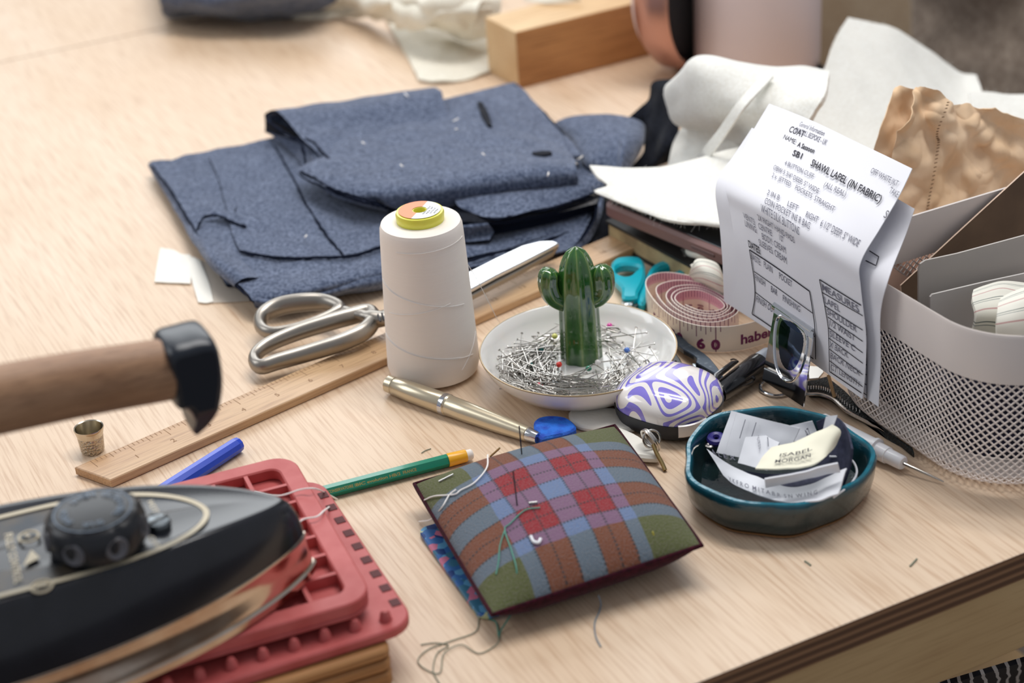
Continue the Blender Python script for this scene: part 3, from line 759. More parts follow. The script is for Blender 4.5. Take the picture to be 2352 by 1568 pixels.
def ribbed(path, rad, n=64, ribs=8, amp=.10):
    path = [V(p) for p in path]; N = len(path); vv = []; ff = []; uv = []; prev = None
    for i, p in enumerate(path):
        a = path[max(0, i - 1)]; b = path[min(N - 1, i + 1)]; t = (b - a).normalized()
        x = t.cross(V((0, 1, 0.001))) if prev is None else prev - t * prev.dot(t)
        x.normalize(); prev = x; y = x.cross(t)
        for k in range(n + 1):
            an = 2 * pi * k / n; r = rad[i] * (1 + amp * .5 * cos(an * ribs))
            vv.append(p + (x * cos(an) + y * sin(an)) * r); uv.append((k / n + .5 / ribs, i / N))
    W = n + 1
    for i in range(N - 1):
        for k in range(n): ff.append([i * W + k, i * W + k + 1, (i + 1) * W + k + 1, (i + 1) * W + k])
    return vv, ff, uv
# trunk height from the photo: top at (1315,563)
ct = G(1316, 564, Y=cb.y + .001); print('cactus top', ct, cb)
hz = ct.z
trunk = []; tr = []
for i in range(26):
    t = i / 25; z = cbz + (hz - cbz) * t
    x = cb.x + (ct.x - cb.x) * t * 0.3
    w = .0130 - .0018 * t
    if t > .62: q = (t - .62) / .38; w *= sqrt(max(0.0, 1 - q ** 2.6)) if t < 1 else 0.0
    trunk.append(V((x, cb.y, z))); tr.append(max(w, .0002))
va, fa, ua = ribbed(trunk, tr)
def arm(pts, r):
    path = cr(pts, 8); N = len(path); rr = []
    for i in range(N):
        t = i / (N - 1); q = max(0, (t - .72) / .28); rr.append(max(.0002, r * (0.86 + .14 * min(1, t * 2)) * sqrt(max(0, 1 - q ** 2.4))))
    return ribbed(path, rr)
yb = cb.y
def CY(x, y, dy=0): return G(x, y, Y=yb + dy)
arms = [arm([CY(1318, 700), CY(1295, 694), CY(1272, 680), CY(1261, 655), CY(1261, 630), CY(1264, 616)], .0066),
        arm([CY(1325, 690), CY(1350, 688), CY(1375, 676), CY(1384, 655), CY(1382, 628), CY(1378, 608)], .0074)]
V_, F_, U_ = list(va), list(fa), list(ua)
for a_, b_, c_ in arms:
    n = len(V_); V_ += a_; F_ += [[i + n for i in q] for q in b_]; U_ += c_
# apply a real UV map vertex by vertex
mesh('cactus', V_, F_, m_cact, dish, uvs=U_, sharp=80)
# ------------------------------------------------------------------ pins
m_pin = plain('pin_steel', (190, 186, 180), 0.25, 1.0)
def pinmesh(L=.028, r=.00034):
    mb = MB(); mb.add(tube([(-L / 2, 0, 0), (L / 2 - .003, 0, 0), (L / 2, 0, 0)], [r, r, .00005], 6))
    mb.add(lathe([(0, -.0003), (.0008, -.0002), (.0009, .0001), (.0005, .0004), (0, .0004)], 8, (-L / 2, 0, 0), (1, 0, 0)))
    return mb
pin0 = pinmesh().build('dressmaking_pin', m_pin, loc=(0, 0, 0))
tag(pin0, 'plain steel dressmaking pin lying loose among the others in the white dish', 'pin', 'plain steel pins in the white dish')
def place(o, p, yaw, pitch):
    o.rotation_euler = (0, -pitch, yaw); o.location = p
def floorz(r): return .0063 if r < .038 else (.0063 + (r - .038) * .28 if r < .050 else .0105 + (r - .05) * .85)
npin = 0
rng = random.Random(5)
while npin < 300:
    # dense crescent on the left and near side, thinner behind right
    a = rng.gauss(radians(215), radians(62)) if rng.random() < .80 else rng.uniform(0, 2 * pi)
    r = rng.uniform(.020, .048) if rng.random() < .8 else rng.uniform(.018, .050)
    p = V((cos(a) * r, sin(a) * r, 0)); yaw = a + pi / 2 + rng.gauss(0, .42)
    if rng.random() < .5: yaw += pi
    if rng.random() < .14: yaw = rng.uniform(0, 2 * pi)
    d_ = V((cos(yaw), sin(yaw), 0)) * .014
    ok = True
    for s_ in (-1, -.5, 0, .5, 1):
        q = dc + p + d_ * s_; rr = (q - dc).length
        if rr > .0555 or (q.xy - cb.xy).length < .0145: ok = False
    if not ok: continue
    lvl = min(8, npin // 34); dens = 1.0 if abs(((degrees(a) - 215) + 180) % 360 - 180) < 80 else .35
    z0 = floorz((p + d_).length) + .0008 + lvl * .0012 * dens; z1 = floorz((p - d_).length) + .0008 + lvl * .0012 * dens + rng.uniform(0, .002)
    pit = math.atan2(z0 - z1, .028)
    o = pin0 if npin == 0 else pin0.copy()
    if npin: C.objects.link(o)
    place(o, V((dc.x + p.x, dc.y + p.y, (z0 + z1) / 2)), yaw, pit); npin += 1
# the rest of the heap: more pins than one could tell apart
mb = MB(); pv_, pf_ = pinmesh().v, pinmesh().f; k = 0
while k < 230:
    a = rng.gauss(radians(225), radians(75)); r = rng.uniform(.018, .047)
    p = V((cos(a) * r, sin(a) * r, 0)); yaw = a + pi / 2 + rng.gauss(0, .5); d_ = V((cos(yaw), sin(yaw), 0)) * .014
    if any((p + d_ * s_).length > .0545 or ((dc + p + d_ * s_).xy - cb.xy).length < .0145 for s_ in (-1, -.5, 0, .5, 1)): continue
    z0 = floorz((p + d_).length) + .0006 + rng.uniform(0, .004); z1 = floorz((p - d_).length) + .0006 + rng.uniform(0, .004)
    M_ = Matrix.Translation(V((dc.x + p.x, dc.y + p.y, (z0 + z1) / 2))) @ Matrix.Rotation(yaw, 4, 'Z') @ Matrix.Rotation(-math.atan2(z0 - z1, .028), 4, 'Y')
    mb.add(([M_ @ v for v in pv_], pf_)); k += 1
o = mb.build('loose_pins', m_pin); o['kind'] = 'stuff'; tag(o, 'heap of steel dressmaking pins filling the bottom of the white dish', 'pins')
# a few pins spread on the right side and pearl headed ones
def pearl(px, py, col, label, yaw, z=.013):
    m = plain('pearl_' + label.split()[0], col, 0.15, spec=0.7, coat=0.5)
    t = thing('pearl_headed_pin', label, 'pin', G(px, py, z), 'glass headed pins in the dish')
    p = G(px, py, z)
    mesh('head', *lathe([(0, -.0019), (.0012, -.0015), (.0019, -.0006), (.0020, .0002), (.0016, .0012), (.0008, .0018), (0, .0020)], 16, p), m, t)
    d_ = V((cos(yaw), sin(yaw), -.16)); mesh('shaft', *tube([p, p + d_ * .026], .0004, 6), m_pin, t)
pearl(1400, 748, (216, 52, 160), 'magenta glass headed pin at the far side of the dish right of the cactus', 0.3, .014)
pearl(1398, 766, (240, 236, 232), 'white glass headed pin just below the magenta one', -2.8, .014)
pearl(1440, 804, (84, 130, 214), 'blue glass headed pin at the cactus side facing the tape measure', -1.2, .014)
pearl(1352, 846, (20, 130, 96), 'bright green glass headed pin in front of the cactus base', -2.9, .014)
pearl(1284, 837, (222, 44, 30), 'red glass headed pin just beside the cactus base', 2.5, .014)
pearl(1243, 804, (22, 98, 92), 'dark teal glass headed pin buried in the steel pins', -2.6, .014)
pearl(1218, 838, (190, 40, 140), 'dark pink glass headed pin in the steel pins', -2.9, .014)
pearl(1241, 838, (236, 236, 236), 'white glass headed pin beside the dark pink one', 2.9, .014)
pearl(1274, 772, (226, 224, 120), 'pale yellow glass headed pin hidden behind the cactus trunk', 2.7, .014)
pearl(1373, 832, (236, 232, 228), 'white glass headed pin touching the foot of the cactus', .4, .012)
pearl(1240, 884, (214, 60, 84), 'coral glass headed pin near the front rim of the dish', 2.9, .013)
pearl(1275, 878, (140, 160, 180), 'grey blue glass headed pin near the front rim of the dish', -2.8, .013)
# safety pin
sf = [G(1485, 838, .018), G(1483, 828, .020), G(1489, 828, .020), G(1489, 842, .017), G(1446, 868, .013), G(1430, 880, .012), G(1436, 884, .011), G(1484, 845, .015)]
o = mesh('safety_pin', *tube(cr(sf, 5), .0005, 6), m_pin); tag(o, 'small steel safety pin on the dish slope next to the earbud case', 'pin')
sf = [G(1392, 752, .017), G(1412, 752, .017), G(1424, 758, .016), G(1420, 764, .015), G(1396, 758, .016)]
o = mesh('safety_pin', *tube(cr(sf, 5), .0006, 6), m_pin); tag(o, 'tiny open safety pin beside the magenta pin head', 'pin')
# ================================================================== TAPE MEASURE
s = NT('tape_print'); s.p(Roughness=0.5)
tu = s.n.new('ShaderNodeSeparateXYZ'); s.l.new(s.coord('UV'), tu.inputs[0]); U0, V0 = tu.outputs[0], tu.outputs[1]
def ticks(s, U0, V0, per, w, vlo, vhi):
    f = s.math('ABSOLUTE', s.math('SUBTRACT', s.math('FRACT', s.math('MULTIPLY', U0, 1 / per)), 0.5))
    on = s.math('GREATER_THAN', f, 0.5 - w / per / 2)
    a = s.math('GREATER_THAN', V0, vlo); b = s.math('LESS_THAN', V0, vhi)
    return s.math('MULTIPLY', on, s.math('MULTIPLY', a, b))
cream = lin((238, 226, 210)); purp = lin((112, 32, 84))
tk = s.math('MAXIMUM', s.math('MAXIMUM', ticks(s, U0, V0, .0254 / 8, .0005, .80, .99), ticks(s, U0, V0, .0254 / 4, .0005, .68, .99)), s.math('MAXIMUM', ticks(s, U0, V0, .0254 / 2, .0006, .55, .99), ticks(s, U0, V0, .0254, .0007, .0, .99)))
tk = s.math('MULTIPLY', tk, s.math('GREATER_THAN', U0, .047))
s.col(s.mix(tk, cream, purp)); m_tout = s.m
s = NT('tape_print_inside'); s.p(Roughness=0.5)
tu = s.n.new('ShaderNodeSeparateXYZ'); s.l.new(s.coord('UV'), tu.inputs[0]); U0, V0 = tu.outputs[0], tu.outputs[1]
band = s.math('GREATER_THAN', V0, .62)
tk = s.math('MAXIMUM', ticks(s, U0, V0, .002, .0005, .72, .97), s.math('MAXIMUM', ticks(s, U0, V0, .02, .0006, .0, .97), ticks(s, U0, V0, .0025, .0005, 0.02, .14)))
s.col(s.mix(tk, s.mix(band, lin((240, 222, 210)), lin((226, 172, 186))), lin((150, 50, 104)))); m_tin = s.m
m_tedge = plain('tape_edge', (244, 234, 222), 0.5)
tz = .0190
tp = [(1800, 712), (1760, 730), (1700, 746), (1650, 750), (1600, 746), (1550, 729), (1508, 695), (1484, 657), (1492, 634), (1530, 625), (1590, 634), (1645, 655), (1686, 690), (1694, 716), (1655, 737), (1600, 736), (1545, 714), (1512, 680), (1512, 655), (1560, 643), (1625, 654), (1678, 690), (1684, 714), (1640, 731), (1592, 727), (1548, 704), (1530, 678), (1550, 658), (1600, 655), (1652, 674), (1678, 702), (1650, 724), (1605, 722), (1562, 705), (1542, 682), (1560, 664), (1605, 661), (1650, 680), (1671, 703), (1648, 719), (1605, 717), (1568, 702), (1550, 684), (1566, 669), (1606, 666), (1646, 683), (1664, 702), (1645, 713), (1608, 712), (1574, 699)]
path = cr([G(x, y, tz) for x, y in tp], 9)
tape = thing('tape_measure', 'cream and pink tailor tape measure coiled on its edge beside the order sheets', 'tape measure', V((path[60].x, path[60].y, 0)))
def ribbon(path, z0, z1, th):
    N = len(path); vv = []; ff = []; mi = []; uv = []; L = 0
    for i, p in enumerate(path):
        a = path[max(0, i - 1)]; b = path[min(N - 1, i + 1)]
        if i: L += (p - path[i - 1]).length
        n = V(((b - a).y, -(b - a).x, 0)).normalized() * th / 2
        for (q, z, v) in ((p + n, z0, 0), (p + n, z1, 1), (p - n, z1, 1), (p - n, z0, 0)):
            vv.append(V((q.x, q.y, z))); uv.append((L, v))
    for i in range(N - 1):
        for k in range(4):
            l = (k + 1) % 4
            ff.append([4 * i + k, 4 * (i + 1) + k, 4 * (i + 1) + l, 4 * i + l]); mi.append((0, 2, 1, 2)[k])
    return vv, ff, mi, uv
rv, rf, rm, ru = ribbon(path, .0006, tz, .0005)
# faces with n outward: side of +n
tp_o = mesh('printed_tape', rv, rf, [m_tin, m_tout, m_tedge], tape, midx=rm, uvs=ru, sharp=50)
def along(path, L0):
    L = 0
    for a, b in zip(path, path[1:]):
        d = (b - a).length
        if L + d >= L0: return a + (b - a) * ((L0 - L) / d), (b - a).normalized()
        L += d
    return path[-1], (path[-1] - path[-2]).normalized()
def arclen(px, py, lo=0, hi=None):
    best = None; L = 0
    for i, (a, b) in enumerate(zip(path, path[1:])):
        if lo <= i and (hi is None or i < hi):
            x, y = PX(a); d = (x - px) ** 2 + (y - py) ** 2
            if best is None or d < best[0]: best = (d, L)
        L += (b - a).length
    return best[1]
def tape_text(mb, t, L0, w, h, zb, outer=True, bold=.02, mi=0, flip=1):
    def fn(s_, y):
        q, d = along(path, L0 - w * s_ * flip); n = V((d.y, -d.x, 0)) * (-.0004 if outer else .0004)
        return V((q.x + n.x, q.y + n.y, zb + y * h))
    text_on(mb, t, fn, bold, mi)
mb = MB()
La = arclen(1630, 748, 0, 60)
for t, px_, w in (('6', 1603, .0058), ('0', 1632, .0058), ('5', 1540, .0050), ('9', 1558, .0050), ('5', 1497, .004), ('8', 1510, .004)):
    tape_text(mb, t, arclen(px_, 0 if False else 745 if px_ > 1590 else (725 if px_ > 1530 else 690), 0, 60), w, .0098, .0026, bold=.05)
tape_text(mb, 'haberdashery', arclen(1701, 745, 0, 60), .058, .0098, .0050, bold=.03)
mb.build('printed_numbers', plain('purple_ink', (112, 30, 86), 0.6), tp_o, smooth=False)
mb = MB()
for t, px_, py_, lo in (('11', 1580, 666, 0), ('10', 1612, 666, 0), ('9', 1640, 680, 0)):
    hi = len(path); L0 = arclen(px_, py_, len(path) - 62, hi - 20)
    def fn(s_, y, L0=L0):
        q, d = along(path, L0 + (y - .4) * .0062); n = V((d.y, -d.x, 0)) * .0005
        return V((q.x + n.x, q.y + n.y, .0092 - s_ * .0052))
    text_on(mb, t, fn, .03)
mb.build('printed_numbers', plain('plum_ink', (130, 40, 92), 0.6), tp_o, smooth=False)
# ================================================================== TEAL SCISSORS
m_teal = plain('teal_plastic', (10, 168, 186), 0.3, spec=0.5, sub=0.1)
ts = thing('small_scissors', 'small scissors with bright teal plastic handles between the cactus and the tape measure', 'scissors', G(1470, 650, 0))
zt = .010
def GL(pts, z, n=6): return cr([G(x, y, z) for x, y in pts], n, True)
outer = GL([(1404, 606), (1416, 592), (1450, 588), (1476, 594), (1482, 620), (1478, 645), (1466, 668), (1462, 682), (1430, 682), (1428, 660), (1410, 638)], zt, 5)
hole = GL([(1412, 618), (1424, 608), (1445, 606), (1468, 612), (1456, 624), (1442, 634), (1424, 630)], zt, 5)
mesh('handle', *slab(outer, .003, .0105, .0018, [hole]), m_teal, ts)
outer = GL([(1484, 625), (1498, 603), (1525, 592), (1560, 594), (1586, 606), (1576, 622), (1540, 632), (1500, 650), (1480, 690), (1464, 684), (1472, 655)], zt, 5)
hole = GL([(1500, 628), (1512, 613), (1538, 603), (1566, 607), (1548, 618), (1518, 628)], zt, 5)
mesh('handle', *slab(outer, .001, .0085, .0018, [hole]), m_teal, ts)
mesh('blade', *slab([G(x, y, .006) for x, y in ((1434, 676), (1462, 678), (1448, 712), (1420, 740), (1424, 706))], .0055, .0072, .0003), m_sh, ts, smooth=False)
mesh('blade', *slab([G(x, y, .005) for x, y in ((1460, 684), (1478, 690), (1462, 704), (1440, 742), (1430, 742), (1440, 705))], .0035, .0052, .0003), m_sh, ts, smooth=False)
mesh('pivot_rivet', *lathe([(.0028, 0), (.0026, .0008), (0, .0012)], 20, G(1444, 700, .0072)), m_bl, ts)
# ================================================================== SNIPS
m_dk = plain('dark_painted_metal', (52, 62, 74), 0.35, 0.7, var=(300, (90, 98, 106), 0.55, 0.75))
sn = thing('thread_snips', 'dark metal thread snips lying between the dish, the tape measure and the marker', 'snips', G(1600, 830, 0))
mesh('blade', *slab([G(x, y, .006) for x, y in ((1528, 748), (1545, 760), (1576, 786), (1582, 792), (1618, 816), (1630, 826), (1648, 848), (1664, 872), (1650, 868), (1598, 838), (1600, 828), (1594, 822), (1570, 808), (1548, 790), (1530, 772))], .004, .0078, .0006), m_dk, sn, smooth=False)
mesh('blade', *slab([G(x, y, .003) for x, y in ((1590, 838), (1600, 838), (1662, 870), (1640, 878), (1600, 862))], .002, .0042, .0003), plain('bright_steel', (206, 216, 222), 0.25, 1.0), sn, smooth=False)
outer = GL([(1520, 815), (1545, 812), (1560, 826), (1570, 840), (1600, 848), (1595, 856), (1560, 852), (1530, 850)], .003, 5)
mesh('grip', *slab(outer, .0005, .0055, .001), plain('black_plastic', (18, 19, 22), 0.35), sn)
mesh('spring_eye', *tube([G(1552 + 5 * cos(a), 833 + 4 * sin(a), .006) for a in [k * pi / 6 for k in range(12)]], .0008, 6, True), m_blk_edge, sn)
# ================================================================== CHALKS
m_chk = plain('tailor_chalk', (236, 232, 222), 0.85, bump=(300, 0.3, 0.001))
def chalk(label, pts, z0, z1, m=m_chk, name='tailors_chalk', bev=.0015, cat='chalk'):
    o = mesh(name, *slab(GL(pts, z1, 4), z0, z1, bev), m); tag(o, label, cat)
chalk('white tailors chalk slab lying in front of the dish beside the blue chalk', [(1306, 944), (1325, 936), (1370, 932), (1440, 940), (1480, 960), (1440, 985), (1350, 980), (1316, 968)], 0, .0045)
chalk('white tailors chalk wedge between the tartan pincushion and the key ring', [(1395, 978), (1420, 978), (1470, 1000), (1510, 1035), (1512, 1048), (1470, 1046), (1425, 1035), (1400, 1010)], .001, .006)
chalk('white chalk stick tip poking out between the earbud case and the black marker', [(1575, 852), (1600, 852), (1626, 862), (1628, 870), (1612, 884), (1580, 878)], .005, .011)
chalk('bright blue tailors chalk disc behind the tartan pincushion', [(1226, 978), (1232, 960), (1262, 953), (1300, 957), (1320, 972), (1321, 984), (1300, 994), (1262, 1002), (1240, 1004)], .0, .008, plain('blue_chalk', (24, 108, 214), 0.7, var=(160, (14, 60, 170), 0.4, 0.7), bump=(400, 0.8, 0.001)), bev=.0012)
# ================================================================== EARBUD CASE
s = NT('swirl_print'); s.p(Roughness=0.14); s.b.inputs['Coat Weight'].default_value = 0.6; s.b.inputs['Specular IOR Level'].default_value = 0.6
vv_ = s.coord('Object', (1, 1, 1))
n1 = s.noise(vv_, 20, 0.6, 0.8)
w = s.math('FRACT', s.math('MULTIPLY', n1, 15))
s.col(s.ramp(w, [(0, lin((238, 232, 228))), (0.56, lin((134, 122, 214))), (0.97, lin((238, 232, 228)))], True)); m_swirl = s.m
eb = G(1538, 962, 0); eb.z = 0
ec = thing('earbud_case', 'round edged earbud case with purple and white swirl lid and black rubber base', 'earbud case', eb)
ea = radians(-38)
def squircle(sx, sy, z, n=64, off=(0, 0)):
    out = []
    for k in range(n):
        a = 2 * pi * k / n; c_, s__ = cos(a), sin(a)
        r = (abs(c_) ** 2.7 + abs(s__) ** 2.7) ** (-1 / 2.7)
        x = c_ * r * sx + off[0]; y = s__ * r * sy + off[1]
        out.append(eb + V((x * cos(ea) - y * sin(ea), x * sin(ea) + y * cos(ea), z)))
    return out
def stack(rings, cap0=True, cap1=True):
    n = len(rings[0]); vv = [p for r in rings for p in r]; ff = []
    for i in range(len(rings) - 1):
        for k in range(n): ff.append([i * n + k, i * n + (k + 1) % n, (i + 1) * n + (k + 1) % n, (i + 1) * n + k])
    if cap0: ff.append(list(range(n))[::-1])
    if cap1: ff.append([(len(rings) - 1) * n + k for k in range(n)])
    return vv, ff
A_, B_ = .0305, .0290
lid = []
for k in range(13):
    t = k / 12 * pi / 2; q = cos(t) ** .75 if k < 12 else 0.0
    lid.append(squircle(A_ * q + .0001, B_ * q + .0001, .0175 + .0135 * sin(t)))
lid = [squircle(A_, B_, .0135)] + lid
lid_o = mesh('lid', *stack(lid), m_swirl, ec, sharp=75)
m_rub = plain('black_rubber', (40, 42, 48), 0.55)
mesh('base', *stack([squircle(A_ * .82, B_ * .82, .0008), squircle(A_ * .93, B_ * .93, .003), squircle(A_ * 1.0, B_ * 1.0, .008), squircle(A_ * 1.02, B_ * 1.02, .0134), squircle(A_ * .97, B_ * .97, .0134)]), m_rub, ec, sharp=75)
# white hinge cover on the near side
pts = [p for p in squircle(A_ * 1.03, B_ * 1.03, 0)]
idx = sorted(range(64), key=lambda i: (PX(pts[i] + V((0, 0, .01)))[0] - 1580) ** 2 + (0 if PX(pts[i])[1] > PX(eb)[1] else 1e6))[0]
strip = [pts[(idx + k) % 64] for k in range(-2, 5)]
sv = []; sf_ = []
for i, p in enumerate(strip):
    o_ = (p - eb) * .03
    for z, q in ((.0065, 0), (.0075, 1), (.0145, 1), (.0150, 0)): sv.append(V((p.x + o_.x * q, p.y + o_.y * q, z)))
for i in range(len(strip) - 1):
    for k in range(3): sf_.append([4 * i + k, 4 * i + k + 1, 4 * i + 5 + k, 4 * i + 4 + k])
mesh('hinge_cover', sv, sf_, plain('white_shell', (236, 230, 226), 0.2, spec=0.6), ec)
mb = MB()
for i, ch_ in enumerate('SAMSUNG'):
    x_ = -.011 + .0036 * i
    d_ = V((cos(radians(24)), sin(radians(24)), 0)); up_ = V((-d_.y, d_.x, 0)); c0 = eb + d_ * x_ + up_ * .0155 + V((0, 0, .0304 - abs(i - 3) * .0003))
    text_plane(mb, ch_, c0, d_, up_ * .0024 + V((0, 0, -.0012)))
mb.build('lettering', plain('grey_blue_ink', (92, 92, 130), 0.5), lid_o, smooth=False)
kr = thing('key_ring', 'steel split key ring hanging from the black base of the earbud case', 'key ring', G(1515, 1060, 0))
def ring(c, ax, R, r, n=40):
    o_, x, y, z_ = frame(c, ax); return tube([V(c) + x * cos(2 * pi * k / n) * R + y * sin(2 * pi * k / n) * R for k in range(n)], r, 8, True)
c1 = G(1492, 1012, .011)
mesh('split_ring', *ring(c1, (0.8, .45, .3), .0072, .0008), steel(), kr)
mesh('split_ring', *ring(c1 + V((.0012, .0008, 0)), (0.8, .45, .3), .0073, .0008), steel(), kr)
mesh('link', *ring(G(1497, 1008, .012), (.2, -.9, .35), .0052, .0007), steel(), kr)
mesh('link_chain', *tube(cr([G(1500, 1020, .012), G(1508, 1040, .008), G(1520, 1062, .004), G(1528, 1080, .001)], 6), .0013, 8), plain('brass_link', (186, 160, 110), 0.3, 1.0), kr)
# ================================================================== MARKER
m_bp = plain('gloss_black', (16, 17, 20), 0.18, spec=0.6, coat=0.4)
mk0 = G(1648, 905, .0085); mk1 = G(1744, 838, .0085); mk2 = G(1800, 800, .0085)
mk = thing('marker_pen', 'marker pen with glossy black clip cap and grey barrel beside the chrome clip', 'marker', V((mk1.x, mk1.y, 0)))
axm = (mk1 - mk0).normalized(); Lm = (mk1 - mk0).length
mesh('cap', *lathe([(0, 0), (.0060, .0005), (.0066, .003), (.0082, Lm * .96), (.0080, Lm), (.0066, Lm)], 40, mk0, axm), m_bp, mk)
mesh('barrel', *lathe([(.0064, Lm - .002), (.0074, Lm + .002), (.0074, Lm + .004), (.0072, Lm + .011), (0, Lm + .012)], 40, mk0, axm), plain('grey_barrel', (176, 182, 192), 0.4), mk)
sidev = V((0, 0, 1)) * .9 + V((-.45, .2, 0))
mesh('clip', *tube([mk0 + axm * (Lm * q) + sidev.normalized() * h for q, h in ((.05, .0066), (.15, .0100), (.55, .0108), (.66, .0100))], [.0016, .0020, .0018, .0008], 8), m_bp, mk)
# ================================================================== FOUNTAIN PEN
m_ch = plain('champagne_lacquer', (206, 194, 168), 0.28, 0.75, coat=0.4)
p0 = G(890, 880, .0068); p1_ = G(1238, 1006, .0058); ax_ = (p1_ - p0).normalized(); L = (p1_ - p0).length
pen = thing('fountain_pen', 'champagne metallic fountain pen lying in front of the thread cone', 'pen', V(((p0.x + p1_.x) / 2, (p0.y + p1_.y) / 2, 0)))
mesh('cap', *lathe([(0, 0), (.0048, .0002), (.0056, .0010), (.0058, .006), (.0054, .0064), (.0060, .0072), (.0066, .020), (.0068, L * .42), (.0064, L * .425)], 48, p0, ax_), m_ch, pen)
mesh('cap_band', *lathe([(.0067, L * .385), (.00705, L * .387), (.0070, L * .40), (.00705, L * .412), (.0067, L * .414)], 48, p0, ax_, cap=False), steel('chrome', (206, 208, 212), .12), pen)
mesh('barrel', *lathe([(.0062, L * .42), (.0066, L * .43), (.0064, L * .55), (.0058, L * .75), (.0046, L * .93), (.0040, L * .935)], 48, p0, ax_), m_ch, pen)
mesh('end_ring', *lathe([(.0042, L * .933), (.0043, L * .94), (.0034, L * .995), (0, L)], 40, p0, ax_), steel('chrome', (206, 208, 212), .12), pen)
# ================================================================== PENCIL
m_grn = plain('green_enamel', (8, 132, 104), 0.25, spec=0.6, coat=0.3)
q0 = G(700, 1142, .0042); q1 = G(1078, 1044, .0042); ax_ = (q1 - q0).normalized(); L = (q1 - q0).length
pc = thing('pencil', 'green hexagonal pencil with yellow band lying between the red trivet and the pincushion', 'pencil', V(((q0.x + q1.x) / 2, (q0.y + q1.y) / 2, 0)))
LB = L * .865
pbar_o = mesh('barrel', *lathe([(.0039, 0), (.0039, LB)], 6, q0, ax_), m_grn, pc, smooth=False)
mesh('band', *lathe([(.0040, LB), (.0041, LB + .001), (.0038, L * .975), (.0036, L * .98)], 32, q0, ax_), plain('amber_plastic', (244, 178, 40), 0.3, sub=.1), pc)
mesh('eraser', *lathe([(.0032, L * .97), (.0032, L * 1.012), (.0024, L * 1.02), (0, L * 1.021)], 32, q0, ax_), plain('white_rubber', (238, 230, 222), 0.7), pc)
fz = V((0, 0, 1)); sd = ax_.cross(fz).normalized(); 
fn_n = (sd * sin(radians(30)) + fz * cos(radians(30))).normalized() if False else None
# lettering on the upper near facet
va_ = [q0 + d for d in (V((0, 0, 0)),)]
hx = lathe([(.0039, 0), (.0039, LB)], 6, q0, ax_)[0]
best = None
for k in range(6):
    a, b = hx[k], hx[(k + 1) % 6]; nrm = ((a + b) / 2 - q0).normalized(); sc = nrm.dot((CP - q0).normalized())
    if best is None or sc > best[0]: best = (sc, a, b, nrm)
_, fa_, fb_, nr = best
upv = (fa_ - fb_) if (fa_ - fb_).z > 0 else (fb_ - fa_); lo = fb_ if (fa_ - fb_).z > 0 else fa_
mb = MB()
for t, s0, w_ in (('CONSERVATOIRE 1', .05, .0165), ('BIC', .24, .0060), ('evolution HB/2', .32, .0205), ('FRANCE', .57, .0085)):
    text_plane(mb, t, lo + ax_ * (LB * (.10 + s0)) + upv * .22 + nr * .00006, ax_, upv * .62, .02, width=w_)
mb.build('gold_lettering', plain('gold_foil', (206, 184, 110), 0.35, 0.7), pbar_o, smooth=False)
# blue pen
m_blu = plain('blue_plastic', (16, 66, 196), 0.25, spec=0.6)
q0 = G(395, 1118, .0045); q1 = G(549, 1019, .0050); ax_ = (q1 - q0).normalized(); L = (q1 - q0).length
o = mesh('ballpoint_cap', *lathe([(0, -.03), (.0054, -.028), (.0054, 0), (.0050, L * .95), (.0044, L), (.0028, L), (.0026, L - .004), (0, L - .004)], 10, q0, ax_, mod=None), m_blu, smooth=False)
tag(o, 'bright blue faceted pen barrel lying behind the iron nose', 'pen')
# ================================================================== THIMBLE
th_ = G(214, 1035, 0); th_.z = 0
s = NT('dimpled_silver'); s.p(Roughness=0.3, Metallic=1.0); s.col(lin((196, 186, 170)))
vo = s.n.new('ShaderNodeTexVoronoi'); s.l.new(s.coord('Object'), vo.inputs['Vector']); vo.inputs['Scale'].default_value = 620
s.bump(vo.outputs['Distance'], 0.9, 0.0012); m_dim = s.m
tm = thing('thimble', 'small open topped silver thimble standing beside the ruler end', 'thimble', th_)
mesh('dimpled_wall', *lathe([(0, .001), (.0060, .0006), (.0066, 0), (.0072, .0015), (.0080, .0115)], 48, th_, cap=False), m_dim, tm)
mesh('smooth_rim', *lathe([(.0080, .0115), (.0088, .0150), (.0092, .0163), (.0090, .0170), (.0084, .0166), (.0078, .013), (.0064, .003), (0, .0025)], 48, th_, cap=False), plain('thimble_silver', (204, 196, 180), 0.22, 1.0), tm)
# ================================================================== BINDER CLIP AND ORDER SHEETS
m_pap = plain('white_paper', (232, 232, 238), 0.7, spec=0.2)
m_pk = plain('print_black', (44, 42, 52), 0.8)
m_pk2 = plain('print_grey', (108, 108, 122), 0.8)
# sheet B behind, sheet A in front
ya = 1.1
def sheet(rows, name, label, seed):
    S = Surf(rows)
    t = thing(name, label, 'paper', V((rows[-1][1].x, rows[-1][1].y, 0)))
    return patch('sheet', S, m_pap, .0004, 50, 60, t, .0012, 12, seed=seed), S
